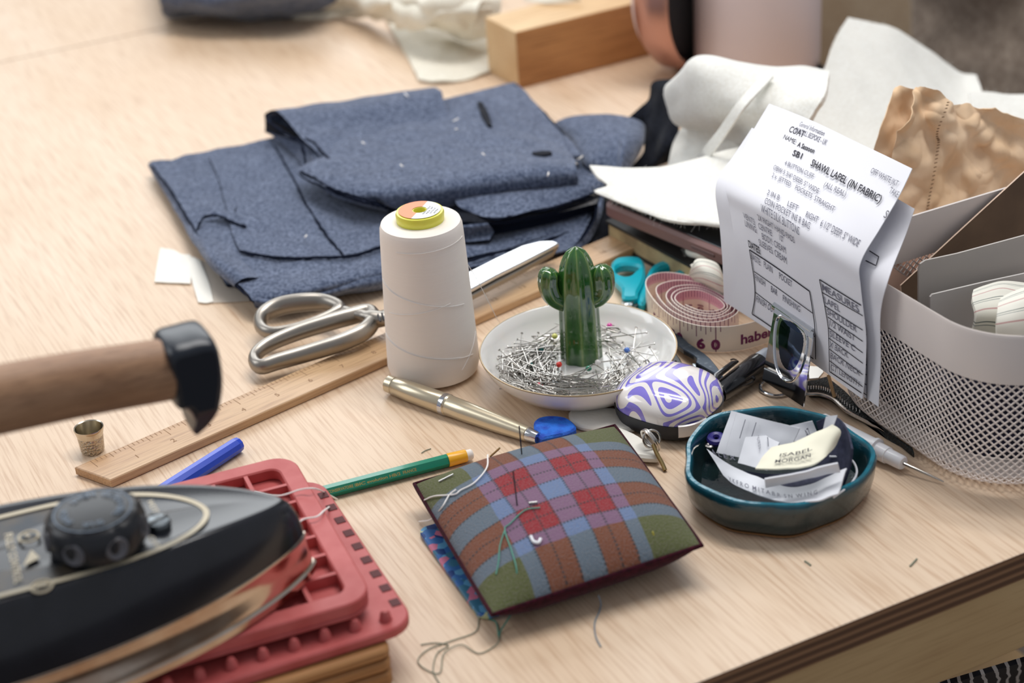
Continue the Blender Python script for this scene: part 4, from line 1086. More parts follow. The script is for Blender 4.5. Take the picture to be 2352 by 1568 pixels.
# paper plane: base line from far left to near right
bl_ = G(1672, 698, .031); br_ = G(1985, 918, .031)
pd = (br_ - bl_); pd.z = 0; pd.normalize(); pn = V((-pd.y, pd.x, 0))
if pn.x < 0: pn = -pn     # away from the viewer, towards the basket
def PP(px, py, off): return G(px, py, pl=(bl_ + pn * off, pn))
rA = [
    [PP(1768, 240, .070), PP(1850, 272, .068), PP(1960, 322, .062), PP(2093, 385, .050)],
    [PP(1735, 296, .052), PP(1820, 330, .050), PP(1930, 382, .045), PP(2064, 448, .036)],
    [PP(1700, 362, .028), PP(1790, 402, .026), PP(1895, 455, .024), PP(2022, 524, .018)],
    [PP(1670, 428, .008), PP(1765, 475, .005), PP(1865, 535, .004), PP(1978, 604, .004)],
    [PP(1676, 478, .004), PP(1772, 532, .002), PP(1868, 592, .001), PP(1978, 662, .002)],
    [PP(1688, 560, .000), PP(1782, 622, .000), PP(1876, 690, .000), PP(1990, 770, .001)],
    [PP(1694, 640, .000), PP(1782, 704, .000), PP(1876, 770, .000), PP(1988, 850, .000)],
    [PP(1672, 698, .000), PP(1770, 760, .000), PP(1872, 838, .000), PP(1981, 916, .000)]]
tA, SA = sheet(rA, 'order_sheet', 'front printed order sheet standing in the chrome clip, headed COAT', 1)
rB = [
    [PP(1726, 292, .050), PP(1850, 345, .052), PP(1980, 410, .050), PP(2102, 480, .044)],
    [PP(1686, 356, .032), PP(1800, 410, .034), PP(1940, 480, .036), PP(2080, 540, .034)],
    [PP(1646, 424, .010), PP(1760, 480, .012), PP(1900, 560, .012), PP(2040, 640, .009)],
    [PP(1654, 520, .004), PP(1765, 580, .005), PP(1890, 660, .005), PP(2022, 720, .006)],
    [PP(1662, 610, .002), PP(1770, 680, .003), PP(1890, 760, .004), PP(2022, 830, .005)],
    [PP(1664, 692, .002), PP(1775, 765, .003), PP(1890, 845, .003), PP(2018, 934, .003)]]
tB, SB = sheet(rB, 'order_sheet', 'white order sheet behind the front one, its right edge sticking out', 2)
mbK = MB(); mbG = MB()
def sheet_line(mb, S, t, x0, y0, x1, y1, h, bold=0.0, off=.0009):
    """text from photo point 0 to photo point 1 on the sheet, h = em height in metres"""
    u0, v0 = S.inv(x0, y0); u1, v1 = S.inv(x1, y1)
    a, b = S(u0, v0), S(u1, v1); du = (u1 - u0, v1 - v0)
    Lv = (S((u0 + u1) / 2, (v0 + v1) / 2 + .02) - S((u0 + u1) / 2, (v0 + v1) / 2 - .02)).length / .04; dv = h / max(Lv, .01)
    vs_, fs, w = textmesh(t, bold)
    dv *= 1.18; out = []
    for x, y in vs_:
        u = u0 + du[0] * x / w; v = v0 + du[1] * x / w - dv * y
        p = S(u, v); n = S.nrm(u, v)
        if n.dot(CP - p) < 0: n = -n
        out.append(p + n * off)
    mb.add((out, fs))
def sheet_stroke(mb, S, pts, w=.0007, off=.0009):
    uv = [S.inv(*p) for p in pts]; P_ = []
    for (a, b) in zip(uv, uv[1:]):
        for k in range(8): P_.append((a[0] + (b[0] - a[0]) * k / 8, a[1] + (b[1] - a[1]) * k / 8))
    P_.append(uv[-1]); L_ = []
    for u, v in P_:
        p = S(u, v); n = S.nrm(u, v)
        if n.dot(CP - p) < 0: n = -n
        L_.append((p + n * off, n))
    vv = []; ff = []
    for i, (p, n) in enumerate(L_):
        a = L_[max(0, i - 1)][0]; b = L_[min(len(L_) - 1, i + 1)][0]
        d = (b - a).normalized().cross(n).normalized() * w / 2; vv += [p - d, p + d]
    for i in range(len(L_) - 1): ff.append([2 * i, 2 * i + 1, 2 * i + 3, 2 * i + 2])
    mb.add((vv, ff))
H1 = .0062
sheet_line(mbK, SA, 'COAT', 1812, 304, 1846, 318, .0066, .02)
sheet_line(mbG, SA, 'General Information', 1836, 291, 1893, 314, .0048)
sheet_line(mbG, SA, 'BANGRILL BESPOKE - UK', 1826, 305, 1898, 335, .0054)
sheet_line(mbK, SA, 'NAME:', 1799, 320, 1828, 334, .0054)
sheet_line(mbK, SA, 'A Sassoon', 1832, 338, 1870, 354, .0054, .02)
sheet_line(mbK, SA, 'SB1', 1820, 358, 1841, 367, .0068, .02)
sheet_line(mbK, SA, 'SHAWL LAPEL (IN FABRIC)', 1862, 382, 2022, 468, .0068, .02)
sheet_line(mbG, SA, '4 BUTTON CUFF', 1802, 380, 1868, 412, .0052)
sheet_line(mbG, SA, '(ALL REAL)', 1892, 430, 1942, 454, .0052)
sheet_line(mbG, SA, 'OBW 5 3/4" DEEP, 5" WIDE', 1776, 390, 1880, 446, .0052)
sheet_line(mbG, SA, '2 x  JETTED    POCKETS  STRAIGHT', 1773, 408, 1916, 488, .0052)
sheet_line(mbG, SA, '2 IN B', 1762, 448, 1790, 462, .0052)
sheet_line(mbG, SA, 'LEFT', 1808, 474, 1832, 486, .0052)
sheet_line(mbG, SA, 'RIGHT', 1850, 499, 1878, 513, .0052)
sheet_line(mbG, SA, '6 1/2" DEEP, 5" WIDE', 1884, 520, 1972, 568, .0052)
sheet_line(mbG, SA, 'COIN POCKET INS R BAG', 1757, 468, 1860, 528, .0052)
sheet_line(mbG, SA, 'WHITE SILK BUTTONS', 1750, 486, 1838, 540, .0052)
sheet_line(mbG, SA, '2X RIGHT HAND PADS', 1744, 504, 1828, 558, .0052)
sheet_line(mbG, SA, 'VENTS:', 1711, 500, 1738, 518, .0050)
sheet_line(mbG, SA, 'CENTRE', 1745, 524, 1776, 542, .0050)
sheet_line(mbG, SA, '10"', 1792, 550, 1803, 557, .0050)
sheet_line(mbG, SA, 'LINING:', 1714, 518, 1742, 536, .0050)
sheet_line(mbG, SA, 'BODY: CREAM', 1753, 548, 1808, 582, .0050)
sheet_line(mbG, SA, 'SLEEVES: CREAM', 1746, 562, 1810, 606, .0050)
sheet_line(mbK, SA, 'DATES:', 1722, 566, 1750, 584, .0052, .02)
sheet_line(mbG, SA, 'OFF WHITE JKT', 2000, 398, 2062, 430, .0048)
sheet_line(mbG, SA, 'TAKE', 2043, 444, 2062, 456, .0052)
sheet_line(mbK, SA, 'S', 2030, 500, 2036, 504, .0062)
sheet_stroke(mbK, SA, [(1724, 573), (1862, 668)], .0009)
sheet_stroke(mbK, SA, [(1724, 573), (1736, 655), (1730, 720)], .0009)
sheet_stroke(mbK, SA, [(1862, 668), (1874, 745), (1876, 824)], .0009)
sheet_stroke(mbK, SA, [(1734, 622), (1869, 718)], .0006)
sheet_stroke(mbK, SA, [(1737, 670), (1874, 772)], .0006)
sheet_stroke(mbK, SA, [(1730, 720), (1871, 823)], .0009)
sheet_line(mbG, SA, 'BASTE:', 1728, 593, 1750, 610, .0050)
sheet_line(mbG, SA, 'PLAIN', 1757, 612, 1777, 627, .0050)
sheet_line(mbG, SA, 'POCKET', 1792, 638, 1822, 659, .0050)
sheet_line(mbG, SA, 'FINISH', 1736, 641, 1760, 657, .0050)
sheet_line(mbG, SA, 'BAR', 1773, 668, 1788, 679, .0050)
sheet_line(mbG, SA, 'FINISHING', 1800, 689, 1840, 716, .0050)
sheet_line(mbG, SA, 'FINISH OUT', 1738, 690, 1782, 720, .0054)
# measures table
sheet_stroke(mbK, SA, [(1885, 641), (1980, 700)], .0008)
sheet_stroke(mbK, SA, [(1885, 641), (1905, 750), (1908, 852)], .0008)
for k, (x0, y0) in enumerate(((1890, 670), (1898, 702), (1904, 727), (1906, 752), (1906, 775), (1907, 800), (1908, 827))):
    sheet_stroke(mbK, SA, [(x0, y0), (1984, y0 + 54 + k)], .0006)
sheet_stroke(mbK, SA, [(1908, 852), (1981, 901)], .0008)
for t, x0, y0, x1, hh in (('MEASURES', 1890, 664, 1976, .0050), ('LAPEL', 1896, 694, 1932, .0046), ('SHOULDER', 1902, 720, 1970, .0046), ('1/2 WAIST', 1906, 745, 1966, .0046), ('SLEEVE C', 1908, 770, 1966, .0046), ('X BACK', 1908, 795, 1950, .0046), ('BACK NECK', 1909, 820, 1978, .0046), ('CT LENGTH', 1910, 846, 1976, .0046)):
    sheet_line(mbG, SA, t, x0, y0, x1, y0 + (x1 - x0) * .62, hh, .005)
mbK.build('printed_lines', m_pk, tA, smooth=False); mbG.build('printed_text', m_pk2, tA, smooth=False)
mbB = MB()
sheet_stroke(mbB, SB, [(1998, 578), (2020, 592), (2014, 612), (1990, 600)], .0007)
sheet_stroke(mbB, SB, [(1976, 730), (1990, 745), (1994, 830), (1994, 920)], .0007)
for k in range(7): sheet_stroke(mbB, SB, [(1978, 758 + 23 * k), (1993, 768 + 23 * k)], .0006)
mbB.build('printed_lines', m_pk, tB, smooth=False)
m_chr = plain('chrome_plate', (214, 216, 220), 0.07, 1.0)
cl = thing('bulldog_clip', 'shiny chrome bulldog clip gripping the bottom of the order sheets', 'clip', G(1830, 900, 0))
def PC(px, py, off): return G(px, py, pl=(bl_ + pn * off, pn))
top_l, top_r = (1781, 702), (1869, 764); bot_r, bot_l = (1846, 934), (1752, 872)
def cp(u, v, k=0):
    x = (top_l[0] * (1 - u) + top_r[0] * u) * (1 - v) + (bot_l[0] * (1 - u) + bot_r[0] * u) * v
    y = (top_l[1] * (1 - u) + top_r[1] * u) * (1 - v) + (bot_l[1] * (1 - u) + bot_r[1] * u) * v
    return x, y
rows = []
for v, off in ((0, -.0015), (.06, -.0035), (.12, -.0050), (.35, -.0085), (.7, -.013), (1.0, -.0165)):
    rows.append([PC(*cp(u, v), off) for u in (0, .33, .67, 1)])
clS = Surf(rows)
fp_o = patch('front_plate', clS, m_chr, .0009, 30, 40, cl)
def cshape(a0_, rad_u, rad_v, n=40): return [(0.5 + rad_u * cos(2 * pi * k / n), .52 + rad_v * sin(2 * pi * k / n)) for k in range(n)]
def con(u, v, e):
    p = clS(u, v); n = clS.nrm(u, v)
    if n.dot(CP - p) < 0: n = -n
    return p + n * e
mesh('pressed_ring', *tube([con(u, v, .0008) for u, v in cshape(0, .40, .36)], .0007, 8, True), m_chr, fp_o)
pv = [con(.5 + .38 * cos(2 * pi * k / 40) * q, .52 + .34 * sin(2 * pi * k / 40) * q, .0003 + .0008 * (1 - q)) for q in (1, .66, .33) for k in range(40)] + [con(.5, .52, .0012)]
pf = [[r_ * 40 + k, r_ * 40 + (k + 1) % 40, (r_ + 1) * 40 + (k + 1) % 40, (r_ + 1) * 40 + k] for r_ in (0, 1) for k in range(40)] + [[80 + k, 80 + (k + 1) % 40, 120] for k in range(40)]
mesh('dished_centre', pv, pf, plain('chrome_dark_reflection', (60, 72, 92), 0.06, 1.0), fp_o)  # dark blue tint stands in for what the chrome dish reflects
rows = [[PC(*cp(u, v), off) for u in (0, .5, 1)] for v, off in ((0, .0015), (.1, .003), (.5, .010), (.8, .016))]
patch('rear_plate', rows, m_chr, .0009, 20, 24, cl)
mesh('mouth_roll', *tube([PC(top_l[0], top_l[1], 0), PC(top_r[0], top_r[1], 0)], .0030, 14), m_chr, cl)
mesh('spring_lug', *slab([G(x, y, .012) for x, y in ((1856, 838), (1888, 840), (1892, 852), (1880, 866), (1856, 868))], .010, .0115, .0002), steel(), cl, smooth=False)
mesh('hanging_loop', *tube(cr([G(1766, 866, .010), G(1748, 882, .004), (G(1750, 898, .0015)), G(1775, 908, .0015), G(1802, 906, .0015), G(1798, 894, .003), G(1776, 880, .008)], 6), .0011, 8), steel('chrome', (206, 208, 212), .12), cl)
# ================================================================== WHITE BASKET
m_wht = plain('white_enamel', (232, 222, 216), 0.4, spec=0.45)
bx0, bx1, by0, by1, BH = .590, .86, .640, .800, .101
def bpath(off, n=14, r=.046):
    c = [(bx0 - off, by0 - off), (bx1 + off, by0 - off), (bx1 + off, by1 + off), (bx0 - off, by1 + off)]
    out = []
    for (cx, cy, sx_, sy_, st) in ((c[0][0] + r, c[0][1] + r, 0, 0, 2), (c[1][0] - r, c[1][1] + r, 0, 0, 3), (c[2][0] - r, c[2][1] - r, 0, 0, 0), (c[3][0] + r, c[3][1] - r, 0, 0, 1)):
        for k in range(n + 1):
            t = (st + k / n) * pi / 2; out.append(T(cx + cos(t) * r, cy + sin(t) * r))
    return out
def resample(P_, n):
    P_ = P_ + [P_[0]]; D = [0]
    for a, b in zip(P_, P_[1:]): D.append(D[-1] + (b - a).length)
    out = []; j = 0
    for i in range(n):
        t = D[-1] * i / n
        while D[j + 1] < t: j += 1
        out.append(P_[j] + (P_[j + 1] - P_[j]) * ((t - D[j]) / max(1e-9, D[j + 1] - D[j])))
    return out, D[-1]
bk = thing('mesh_basket', 'white metal mesh basket with solid rim band holding papers at the table side', 'basket', T((bx0 + bx1) / 2, (by0 + by1) / 2, 0))
NB = 200
ro, _ = resample(bpath(.0016), NB); ri, _ = resample(bpath(.0), NB)
vv = []; ff = []
for i in range(NB):
    for p, z in ((ri[i], .071), (ro[i], .0712), (ro[i], .099), (ro[i] * .6 + ri[i] * .4, .1008), (ri[i], .1004), (ri[i] * 1, .099)):
        vv.append(V((p.x, p.y, z)))
for i in range(NB):
    j = (i + 1) % NB
    for k in range(6):
        l = (k + 1) % 6; ff.append([i * 6 + k, j * 6 + k, j * 6 + l, i * 6 + l])
mesh('rim_band', vv, ff, m_wht, bk, sharp=60)
# lattice: diamonds along the walls, curving in at the foot
n_c = 160; rp, per = resample(bpath(.0008), n_c * 2); rq, _ = resample(bpath(-.010), n_c * 2)
rws = 15; zlo, zhi = .004, .072
def wallp(s_, t):   # s_ in half cells, t 0..1 bottom to top
    s_ = s_ % (n_c * 2); i = int(s_); f_ = s_ - i
    a = rp[i] * (1 - f_) + rp[(i + 1) % (n_c * 2)] * f_; b = rq[i] * (1 - f_) + rq[(i + 1) % (n_c * 2)] * f_
    k = max(0.0, min(1.0, t / .16)); k = sqrt(max(0, 1 - (1 - k) ** 2)); p = b * (1 - k) + a * k
    return V((p.x, p.y, .0012 + (zhi - .0012) * t))
vv = []; ff = []
for r_ in range(rws * 2 + 1):
    for c_ in range(n_c):
        s0 = c_ * 2 + (r_ % 2); t0 = r_ / (rws * 2)
        pts = [(s0 - 1, t0), (s0, t0 - 1 / (rws * 2)), (s0 + 1, t0), (s0, t0 + 1 / (rws * 2))]
        if pts[1][1] < -.001 or pts[3][1] > 1.001: continue
        n = len(vv)
        for q in (1, .80):
            for (s_, t) in pts: vv.append(wallp(s0 + (s_ - s0) * q, t0 + (t - t0) * q))
        for k in range(4):
            l = (k + 1) % 4; ff.append([n + k, n + l, n + 4 + l, n + 4 + k])
o = mesh('mesh_wall', vv, ff, m_wht, bk, smooth=False)
so = o.modifiers.new('s', 'SOLIDIFY'); so.thickness = .0007
inner = [p for p in resample(bpath(-.010), 80)[0]]
mesh('base', *slab(inner, .0008, .0018, 0), m_wht, bk, smooth=False)
# contents
m_krl = plain('kraft_card', (176, 146, 112), 0.75, var=(40, (150, 118, 86), 0.35, 0.7))
m_krd = plain('brown_card', (104, 82, 62), 0.8, var=(30, (84, 64, 48), 0.35, 0.7))
def card(name, label, cat, rows, m, th=.0012, nu=20, nv=20, rough=0.0, rs=30, seed=0, em=None, group=None, fray=0):
    o = patch(name, rows, m, th, nu, nv, None, rough, rs, emat=em, seed=seed, fray=fray); tag(o, label, cat, group); return o
def TF(px, py, b, a=None):   # meets an upright plane parallel to the table's front edge at depth b
    return G(px, py, pl=(T(0, b), E2))
card('brown_envelope', 'dark brown card envelope slanting up out of the white basket', 'envelope', [
    [TF(2068, 655, .785), TF(2160, 570, .790), TF(2260, 478, .795), TF(2400, 350, .800)],
    [TF(2080, 760, .775), TF(2170, 760, .775), TF(2270, 760, .775), TF(2420, 700, .775)],
    [TF(2090, 850, .770), TF(2170, 880, .770), TF(2270, 900, .770), TF(2420, 860, .770)]], m_krd, .0016, em=plain('card_edge', (206, 180, 160), .7))
card('pink_folder', 'pale pink card folder behind the brown envelope at the back of the basket', 'folder', [
    [TF(2030, 612, .800), TF(2095, 590, .805), TF(2175, 562, .808)],
    [TF(2030, 720, .795), TF(2100, 720, .795), TF(2200, 700, .795)],
    [TF(2030, 840, .792), TF(2100, 850, .792), TF(2200, 860, .792)]], plain('pink_card', (226, 186, 164), .7), .002)
m_gc = plain('grey_card', (190, 184, 178), .6); m_gc2 = plain('pale_grey_card', (206, 202, 198), .6)
pts = [(2110, 700), (2110, 622), (2114, 606), (2126, 598), (2200, 582), (2400, 528), (2420, 800), (2112, 860)]
def cardplane(name, label, pts, b, m, th=.0012):
    P_ = [TF(x, y, b) for x, y in pts]
    q = E2 * th; n = len(P_)
    tri = tessellate_polygon([P_]); vv = P_ + [p + q for p in P_]
    ff = [list(t) for t in tri] + [[i + n for i in t][::-1] for t in tri] + [[i, (i + 1) % n, n + (i + 1) % n, n + i] for i in range(n)]
    o = mesh(name, vv, ff, m, smooth=False); tag(o, label, 'card'); return o
cardplane('grey_card', 'large grey card with rounded corner standing in the basket', pts, .755, m_gc)
cardplane('grey_card', 'smaller pale grey card in front of the rounded one inside the basket', [(2136, 850), (2137, 682), (2142, 676), (2260, 648), (2400, 618), (2410, 850)], .742, m_gc2)
s = NT('striped_interfacing'); s.p(Roughness=0.7)
su = s.n.new('ShaderNodeSeparateXYZ'); s.l.new(s.coord('UV'), su.inputs[0])
fr = s.math('FRACT', s.math('MULTIPLY', su.outputs[1], 3.2))
s.col(s.ramp(fr, [(0, lin((232, 230, 218))), (.30, lin((120, 128, 124))), (.34, lin((232, 230, 218))), (.42, lin((140, 146, 142))), (.45, lin((232, 230, 218))), (.80, lin((200, 160, 156))), (.86, lin((232, 230, 218)))], True)); m_int = s.m
card('striped_roll', 'cream cotton roll with thin grey stripes, curling beside the grey cards in the basket', 'cloth roll', [
    [TF(2236, 668, .728), TF(2262, 658, .730), TF(2300, 648, .732), TF(2340, 650, .732), TF(2400, 660, .730)],
    [TF(2232, 690, .716), TF(2258, 682, .718), TF(2300, 672, .720), TF(2340, 680, .718), TF(2400, 690, .718)],
    [TF(2240, 730, .706), TF(2268, 726, .706), TF(2310, 730, .704), TF(2350, 740, .704), TF(2400, 750, .704)],
    [TF(2220, 790, .712), TF(2280, 800, .706), TF(2330, 820, .704), TF(2370, 830, .704), TF(2410, 830, .704)]], m_int, .0018, 40, 40)
card('striped_roll', 'rounded cream striped cotton pad nearest the basket rim', 'cloth roll', [
    [TF(2298, 688, .700), TF(2330, 672, .702), TF(2380, 655, .702), TF(2440, 640, .702)],
    [TF(2290, 716, .690), TF(2330, 704, .688), TF(2380, 690, .688), TF(2440, 680, .688)],
    [TF(2288, 760, .684), TF(2330, 756, .680), TF(2380, 750, .680), TF(2440, 740, .680)],
    [TF(2290, 840, .686), TF(2330, 850, .682), TF(2380, 850, .682), TF(2440, 850, .682)]], m_int, .0025, 40, 40)
m_clr = plain('clear_film', (232, 236, 240), .18, spec=.6, alpha=.32)
card('clear_bag', 'crumpled clear plastic bag seen through the basket mesh', 'plastic bag', [
    [T(.660, .665, .069), T(.70, .660, .069), T(.75, .660, .069), T(.82, .665, .066)],
    [T(.656, .656, .060), T(.69, .652, .058), T(.75, .650, .058), T(.82, .652, .058)],
    [T(.660, .654, .050), T(.69, .651, .046), T(.75, .650, .046), T(.82, .652, .046)],
    [T(.664, .656, .040), T(.70, .654, .036), T(.75, .654, .036), T(.82, .656, .036)]], m_clr, .0004, 40, 40, rough=.003, rs=60)
m_ind = cloth('indigo_cloth', (36, 36, 62), (24, 24, 40), weave=1800, sheen=.1)
card('indigo_cloth', 'dark indigo cloth stuffed in the basket, showing through the mesh', 'cloth', [
    [T(.604, .785, .068), T(.608, .70, .068), T(.640, .662, .068), T(.70, .660, .062), T(.85, .665, .05)],
    [T(.602, .785, .04), T(.606, .70, .04), T(.638, .660, .040), T(.70, .660, .038), T(.85, .665, .03)],
    [T(.612, .78, .004), T(.614, .70, .004), T(.642, .668, .004), T(.70, .668, .004), T(.85, .672, .004)]], m_ind, .003, 40, 30, rough=.004, rs=50)
# ================================================================== KRAFT BAG
m_kr = plain('kraft_paper', (240, 212, 180), 0.8, spec=.25, var=(25, (220, 186, 148), 0.35, 0.65), bump=(90, .25, .002))
def BG(px, py, k=0.0): return G(px, py, pl=(T(0, .835 + k), (E2 * .93 + V((0, 0, -.32))).normalized()))
bagrows = [
    [BG(2100, 197, .01), BG(2134, 202), BG(2168, 215), BG(2190, 236), BG(2225, 244, .008), BG(2290, 258, -.006), BG(2400, 285, .004)],
    [BG(2086, 240), BG(2120, 250, .004), BG(2156, 262, -.006), BG(2200, 280), BG(2240, 290, -.004), BG(2300, 300, .006), BG(2400, 330)],
    [BG(2070, 292, -.004), BG(2110, 305), BG(2146, 320, .004), BG(2200, 335, -.006), BG(2250, 345, .006), BG(2310, 350, -.006), BG(2410, 370, .004)],
    [BG(2050, 352, .004), BG(2098, 372, -.004), BG(2136, 390), BG(2196, 400, .004), BG(2250, 405, -.004), BG(2320, 400, .002), BG(2410, 410, -.004)],
    [BG(2046, 430), BG(2092, 450, .002), BG(2130, 470, .002), BG(2190, 480, -.004), BG(2250, 480, .002), BG(2320, 470), BG(2410, 480)],
    [BG(2050, 510), BG(2084, 530), BG(2120, 550), BG(2180, 570), BG(2250, 580), BG(2330, 580), BG(2410, 600)],
    [BG(2052, 600), BG(2084, 620), BG(2120, 640), BG(2180, 660), BG(2250, 680), BG(2330, 700), BG(2410, 720)]]
kb = thing('paper_bag', 'crumpled brown kraft paper bag with toothed edge standing behind the basket', 'paper bag', T(.70, .84, 0))
kS = Surf(bagrows)
patch('paper_wall', kS, m_kr, .0008, 170, 170, kb, .0010, 20, fray=.004, crease=.0042)
patch('paper_wall', [[p + E2 * .02 + V((0, 0, -.006)) for p in r] for r in bagrows], m_kr, .0008, 60, 60, kb, .0030, 55, seed=5)
mb = MB()
for k in range(34):
    t = k / 33; u = .34 - .05 * t; v = .10 + .62 * t
    p = kS(u, v); q = kS(u + .018, v - .008); n = kS.nrm(u, v)
    if n.dot(CP - p) < 0: n = -n
    mb.add(tube([p + n * .0055, q + n * .0055], .00035, 4))
mb.build('perforation', plain('dark_brown_stitch', (104, 70, 42), .8), kb)
mb = MB()
vv = []; ff = []
for k in range(13):
    t = k / 12; a = BG(2172 + 2 * t, 203 + 26 * t, -.003); b = BG(2164 + (8 if k % 2 else -2), 205 + 26 * t, -.003)
    vv += [a, b]
# ================================================================== WHITE WADDING
m_felt = cloth('white_wadding', (246, 246, 240), (236, 234, 226), weave=1400, wv=.05, sheen=.5)
m_hair = plain('wool_fibre', (246, 246, 242), .9)
def felt(label, rows, th=.003, rough=.002, nu=50, nv=50, rs=22, hairs=(), seed=0, fray=.003):
    c0 = rows[-1][len(rows[-1]) // 2]
    t = thing('wadding_piece', label, 'wadding', V((c0.x, c0.y, 0)))
    S = Surf(rows)
    patch('felted_sheet', S, m_felt, th, nu, nv, t, rough, rs, fray=fray, seed=seed)
    if hairs:
        rg = random.Random(seed + 1); mb = MB()
        for (uf, n, out) in hairs:
            for _ in range(n):
                u, v = uf(rg.random()); p = S(u, v); d = V((rg.gauss(0, 1), rg.gauss(0, 1), rg.gauss(0, 1))).normalized() + V(out)
                d = d.normalized(); L_ = rg.uniform(.001, .0055)
                e = V((rg.gauss(0, 1), rg.gauss(0, 1), rg.gauss(0, 1))).normalized() * L_ * .5
                mb.add(tube(cr([p, p + d * L_ * .5 + e * .4, p + d * L_ + e], 3), .00005, 3, caps=False))
        h = mb.build('stray_fibres', m_hair, t); h['kind'] = 'stuff'
    return t, S
def FY(px, py, y):
    p = G(px, py, Y=y); p.z = max(p.z, .004); return p
felt('tall white wadding sheet curling up to a rounded peak behind the order sheets', [
    [FY(1945, 46, 1.475), FY(2040, 64, 1.481), FY(2120, 112, 1.484), FY(2195, 170, 1.484), FY(2238, 222, 1.481)],
    [FY(1918, 90, 1.432), FY(2030, 120, 1.441), FY(2120, 170, 1.444), FY(2200, 225, 1.444), FY(2256, 260, 1.438)],
    [FY(1890, 170, 1.376), FY(1990, 200, 1.382), FY(2110, 250, 1.385), FY(2210, 290, 1.385), FY(2280, 320, 1.382)],
    [FY(1850, 262, 1.317), FY(1960, 290, 1.323), FY(2090, 330, 1.323), FY(2200, 370, 1.326), FY(2300, 400, 1.323)],
    [FY(1800, 340, 1.264), FY(1940, 380, 1.264), FY(2080, 420, 1.261), FY(2200, 450, 1.261), FY(2300, 480, 1.261)],
    [FY(1780, 420, 1.211), FY(1920, 460, 1.208), FY(2060, 500, 1.205), FY(2190, 540, 1.202), FY(2300, 560, 1.202)]], .004,
    hairs=((lambda t: (t, 0), 130, (.3, .2, .8)), (lambda t: (.6 + .4 * t, 0), 120, (.5, .1, .6)), (lambda t: (0, t * .3), 25, (-.5, 0, .5))))
felt('white wadding sheet lying along the right hand frame edge behind the kraft bag', [
    [FY(2225, 216, 1.36), FY(2290, 220, 1.36), FY(2400, 224, 1.36)],
    [FY(2230, 250, 1.33), FY(2290, 260, 1.33), FY(2400, 270, 1.33)],
    [FY(2240, 330, 1.28), FY(2300, 340, 1.28), FY(2400, 350, 1.28)],
    [FY(2240, 470, 1.24), FY(2300, 490, 1.24), FY(2400, 520, 1.24)]], .004, hairs=((lambda t: (t, 0), 60, (0, 0, .9)),), seed=3)
felt('smooth white folded wadding bulging between the black cloth and the pink canister', [
    [G(1590, 190, .085), G(1640, 150, .105), G(1740, 165, .095), G(1830, 160, .10), G(1900, 165, .10)],
    [G(1536, 200, .075), G(1600, 140, .11), G(1700, 150, .11), G(1800, 165, .105), G(1905, 175, .11)],
    [G(1540, 245, .060), G(1610, 190, .100), G(1700, 190, .105), G(1800, 205, .105), G(1895, 220, .11)],
    [G(1560, 285, .045), G(1620, 262, .075), G(1700, 250, .090), G(1780, 255, .095), G(1870, 262, .10)],
    [G(1640, 302, .035), G(1660, 305, .050), G(1710, 290, .070), G(1770, 290, .080), G(1850, 300, .09)],
    [G(1655, 308, .030), G(1680, 318, .040), G(1720, 330, .055), G(1780, 330, .07), G(1830, 340, .08)]], .004, rough=.002, seed=5)
felt('white wadding layer hanging under the bulging fold, a narrow strip crossing it', [
    [G(1570, 290, .040), G(1640, 280, .055), G(1720, 280, .06), G(1780, 290, .06)],
    [G(1548, 330, .025), G(1630, 330, .035), G(1700, 330, .045), G(1770, 340, .05)],
    [G(1536, 380, .012), G(1600, 380, .022), G(1680, 370, .032), G(1760, 380, .04)],
    [G(1534, 405, .010), G(1600, 410, .016), G(1680, 410, .024), G(1760, 420, .03)]], .003, seed=6)
felt('long narrow white wadding strip running diagonally over the bulging fold', [
    [G(1756, 168, .112), G(1776, 176, .112)], [G(1700, 230, .104), G(1718, 240, .104)],
    [G(1650, 300, .078), G(1668, 310, .078)], [G(1600, 365, .050), G(1622, 375, .050)], [G(1585, 395, .035), G(1610, 400, .035)]], .0018, rough=.001, nu=8, nv=40, seed=7)
felt('pointed white wadding piece lying over the brown phone case', [
    [G(1354, 383, .052), G(1440, 388, .052), G(1540, 382, .052), G(1650, 352, .058), G(1740, 330, .064)],
    [G(1372, 408, .050), G(1450, 412, .050), G(1550, 408, .052), G(1650, 390, .056), G(1740, 390, .06)],
    [G(1396, 428, .048), G(1460, 440, .050), G(1555, 450, .052), G(1660, 450, .054), G(1740, 460, .056)],
    [G(1366, 440, .046), G(1450, 470, .047), G(1550, 492, .050), G(1650, 510, .052), G(1740, 520, .052)],
    [G(1410, 456, .045), G(1480, 488, .046), G(1550, 510, .048), G(1650, 518, .050), G(1740, 530, .05)]], .0022, rough=.0012, fray=.006,
    hairs=((lambda t: (t, 1), 120, (0, -.3, -.3)), (lambda t: (0, t), 40, (-.4, 0, 0)), (lambda t: (t * .5, 0), 30, (0, .3, .3))), seed=8)
felt('fluffy end of a small white wadding roll under the phone beside the order sheets', [
    [G(1640, 530, .030), G(1660, 528, .032), G(1720, 535, .032)],
    [G(1588, 558, .030), G(1630, 545, .036), G(1720, 560, .036)],
    [G(1582, 580, .022), G(1620, 585, .030), G(1720, 590, .030)],
    [G(1620, 590, .014), G(1650, 600, .018), G(1720, 610, .018)]], .004, nu=30, nv=30, fray=.004,
    hairs=((lambda t: (0, .3 + .6 * t), 70, (-.7, 0, 0)), (lambda t: (t * .4, 1), 50, (0, -.3, -.4))), seed=9)
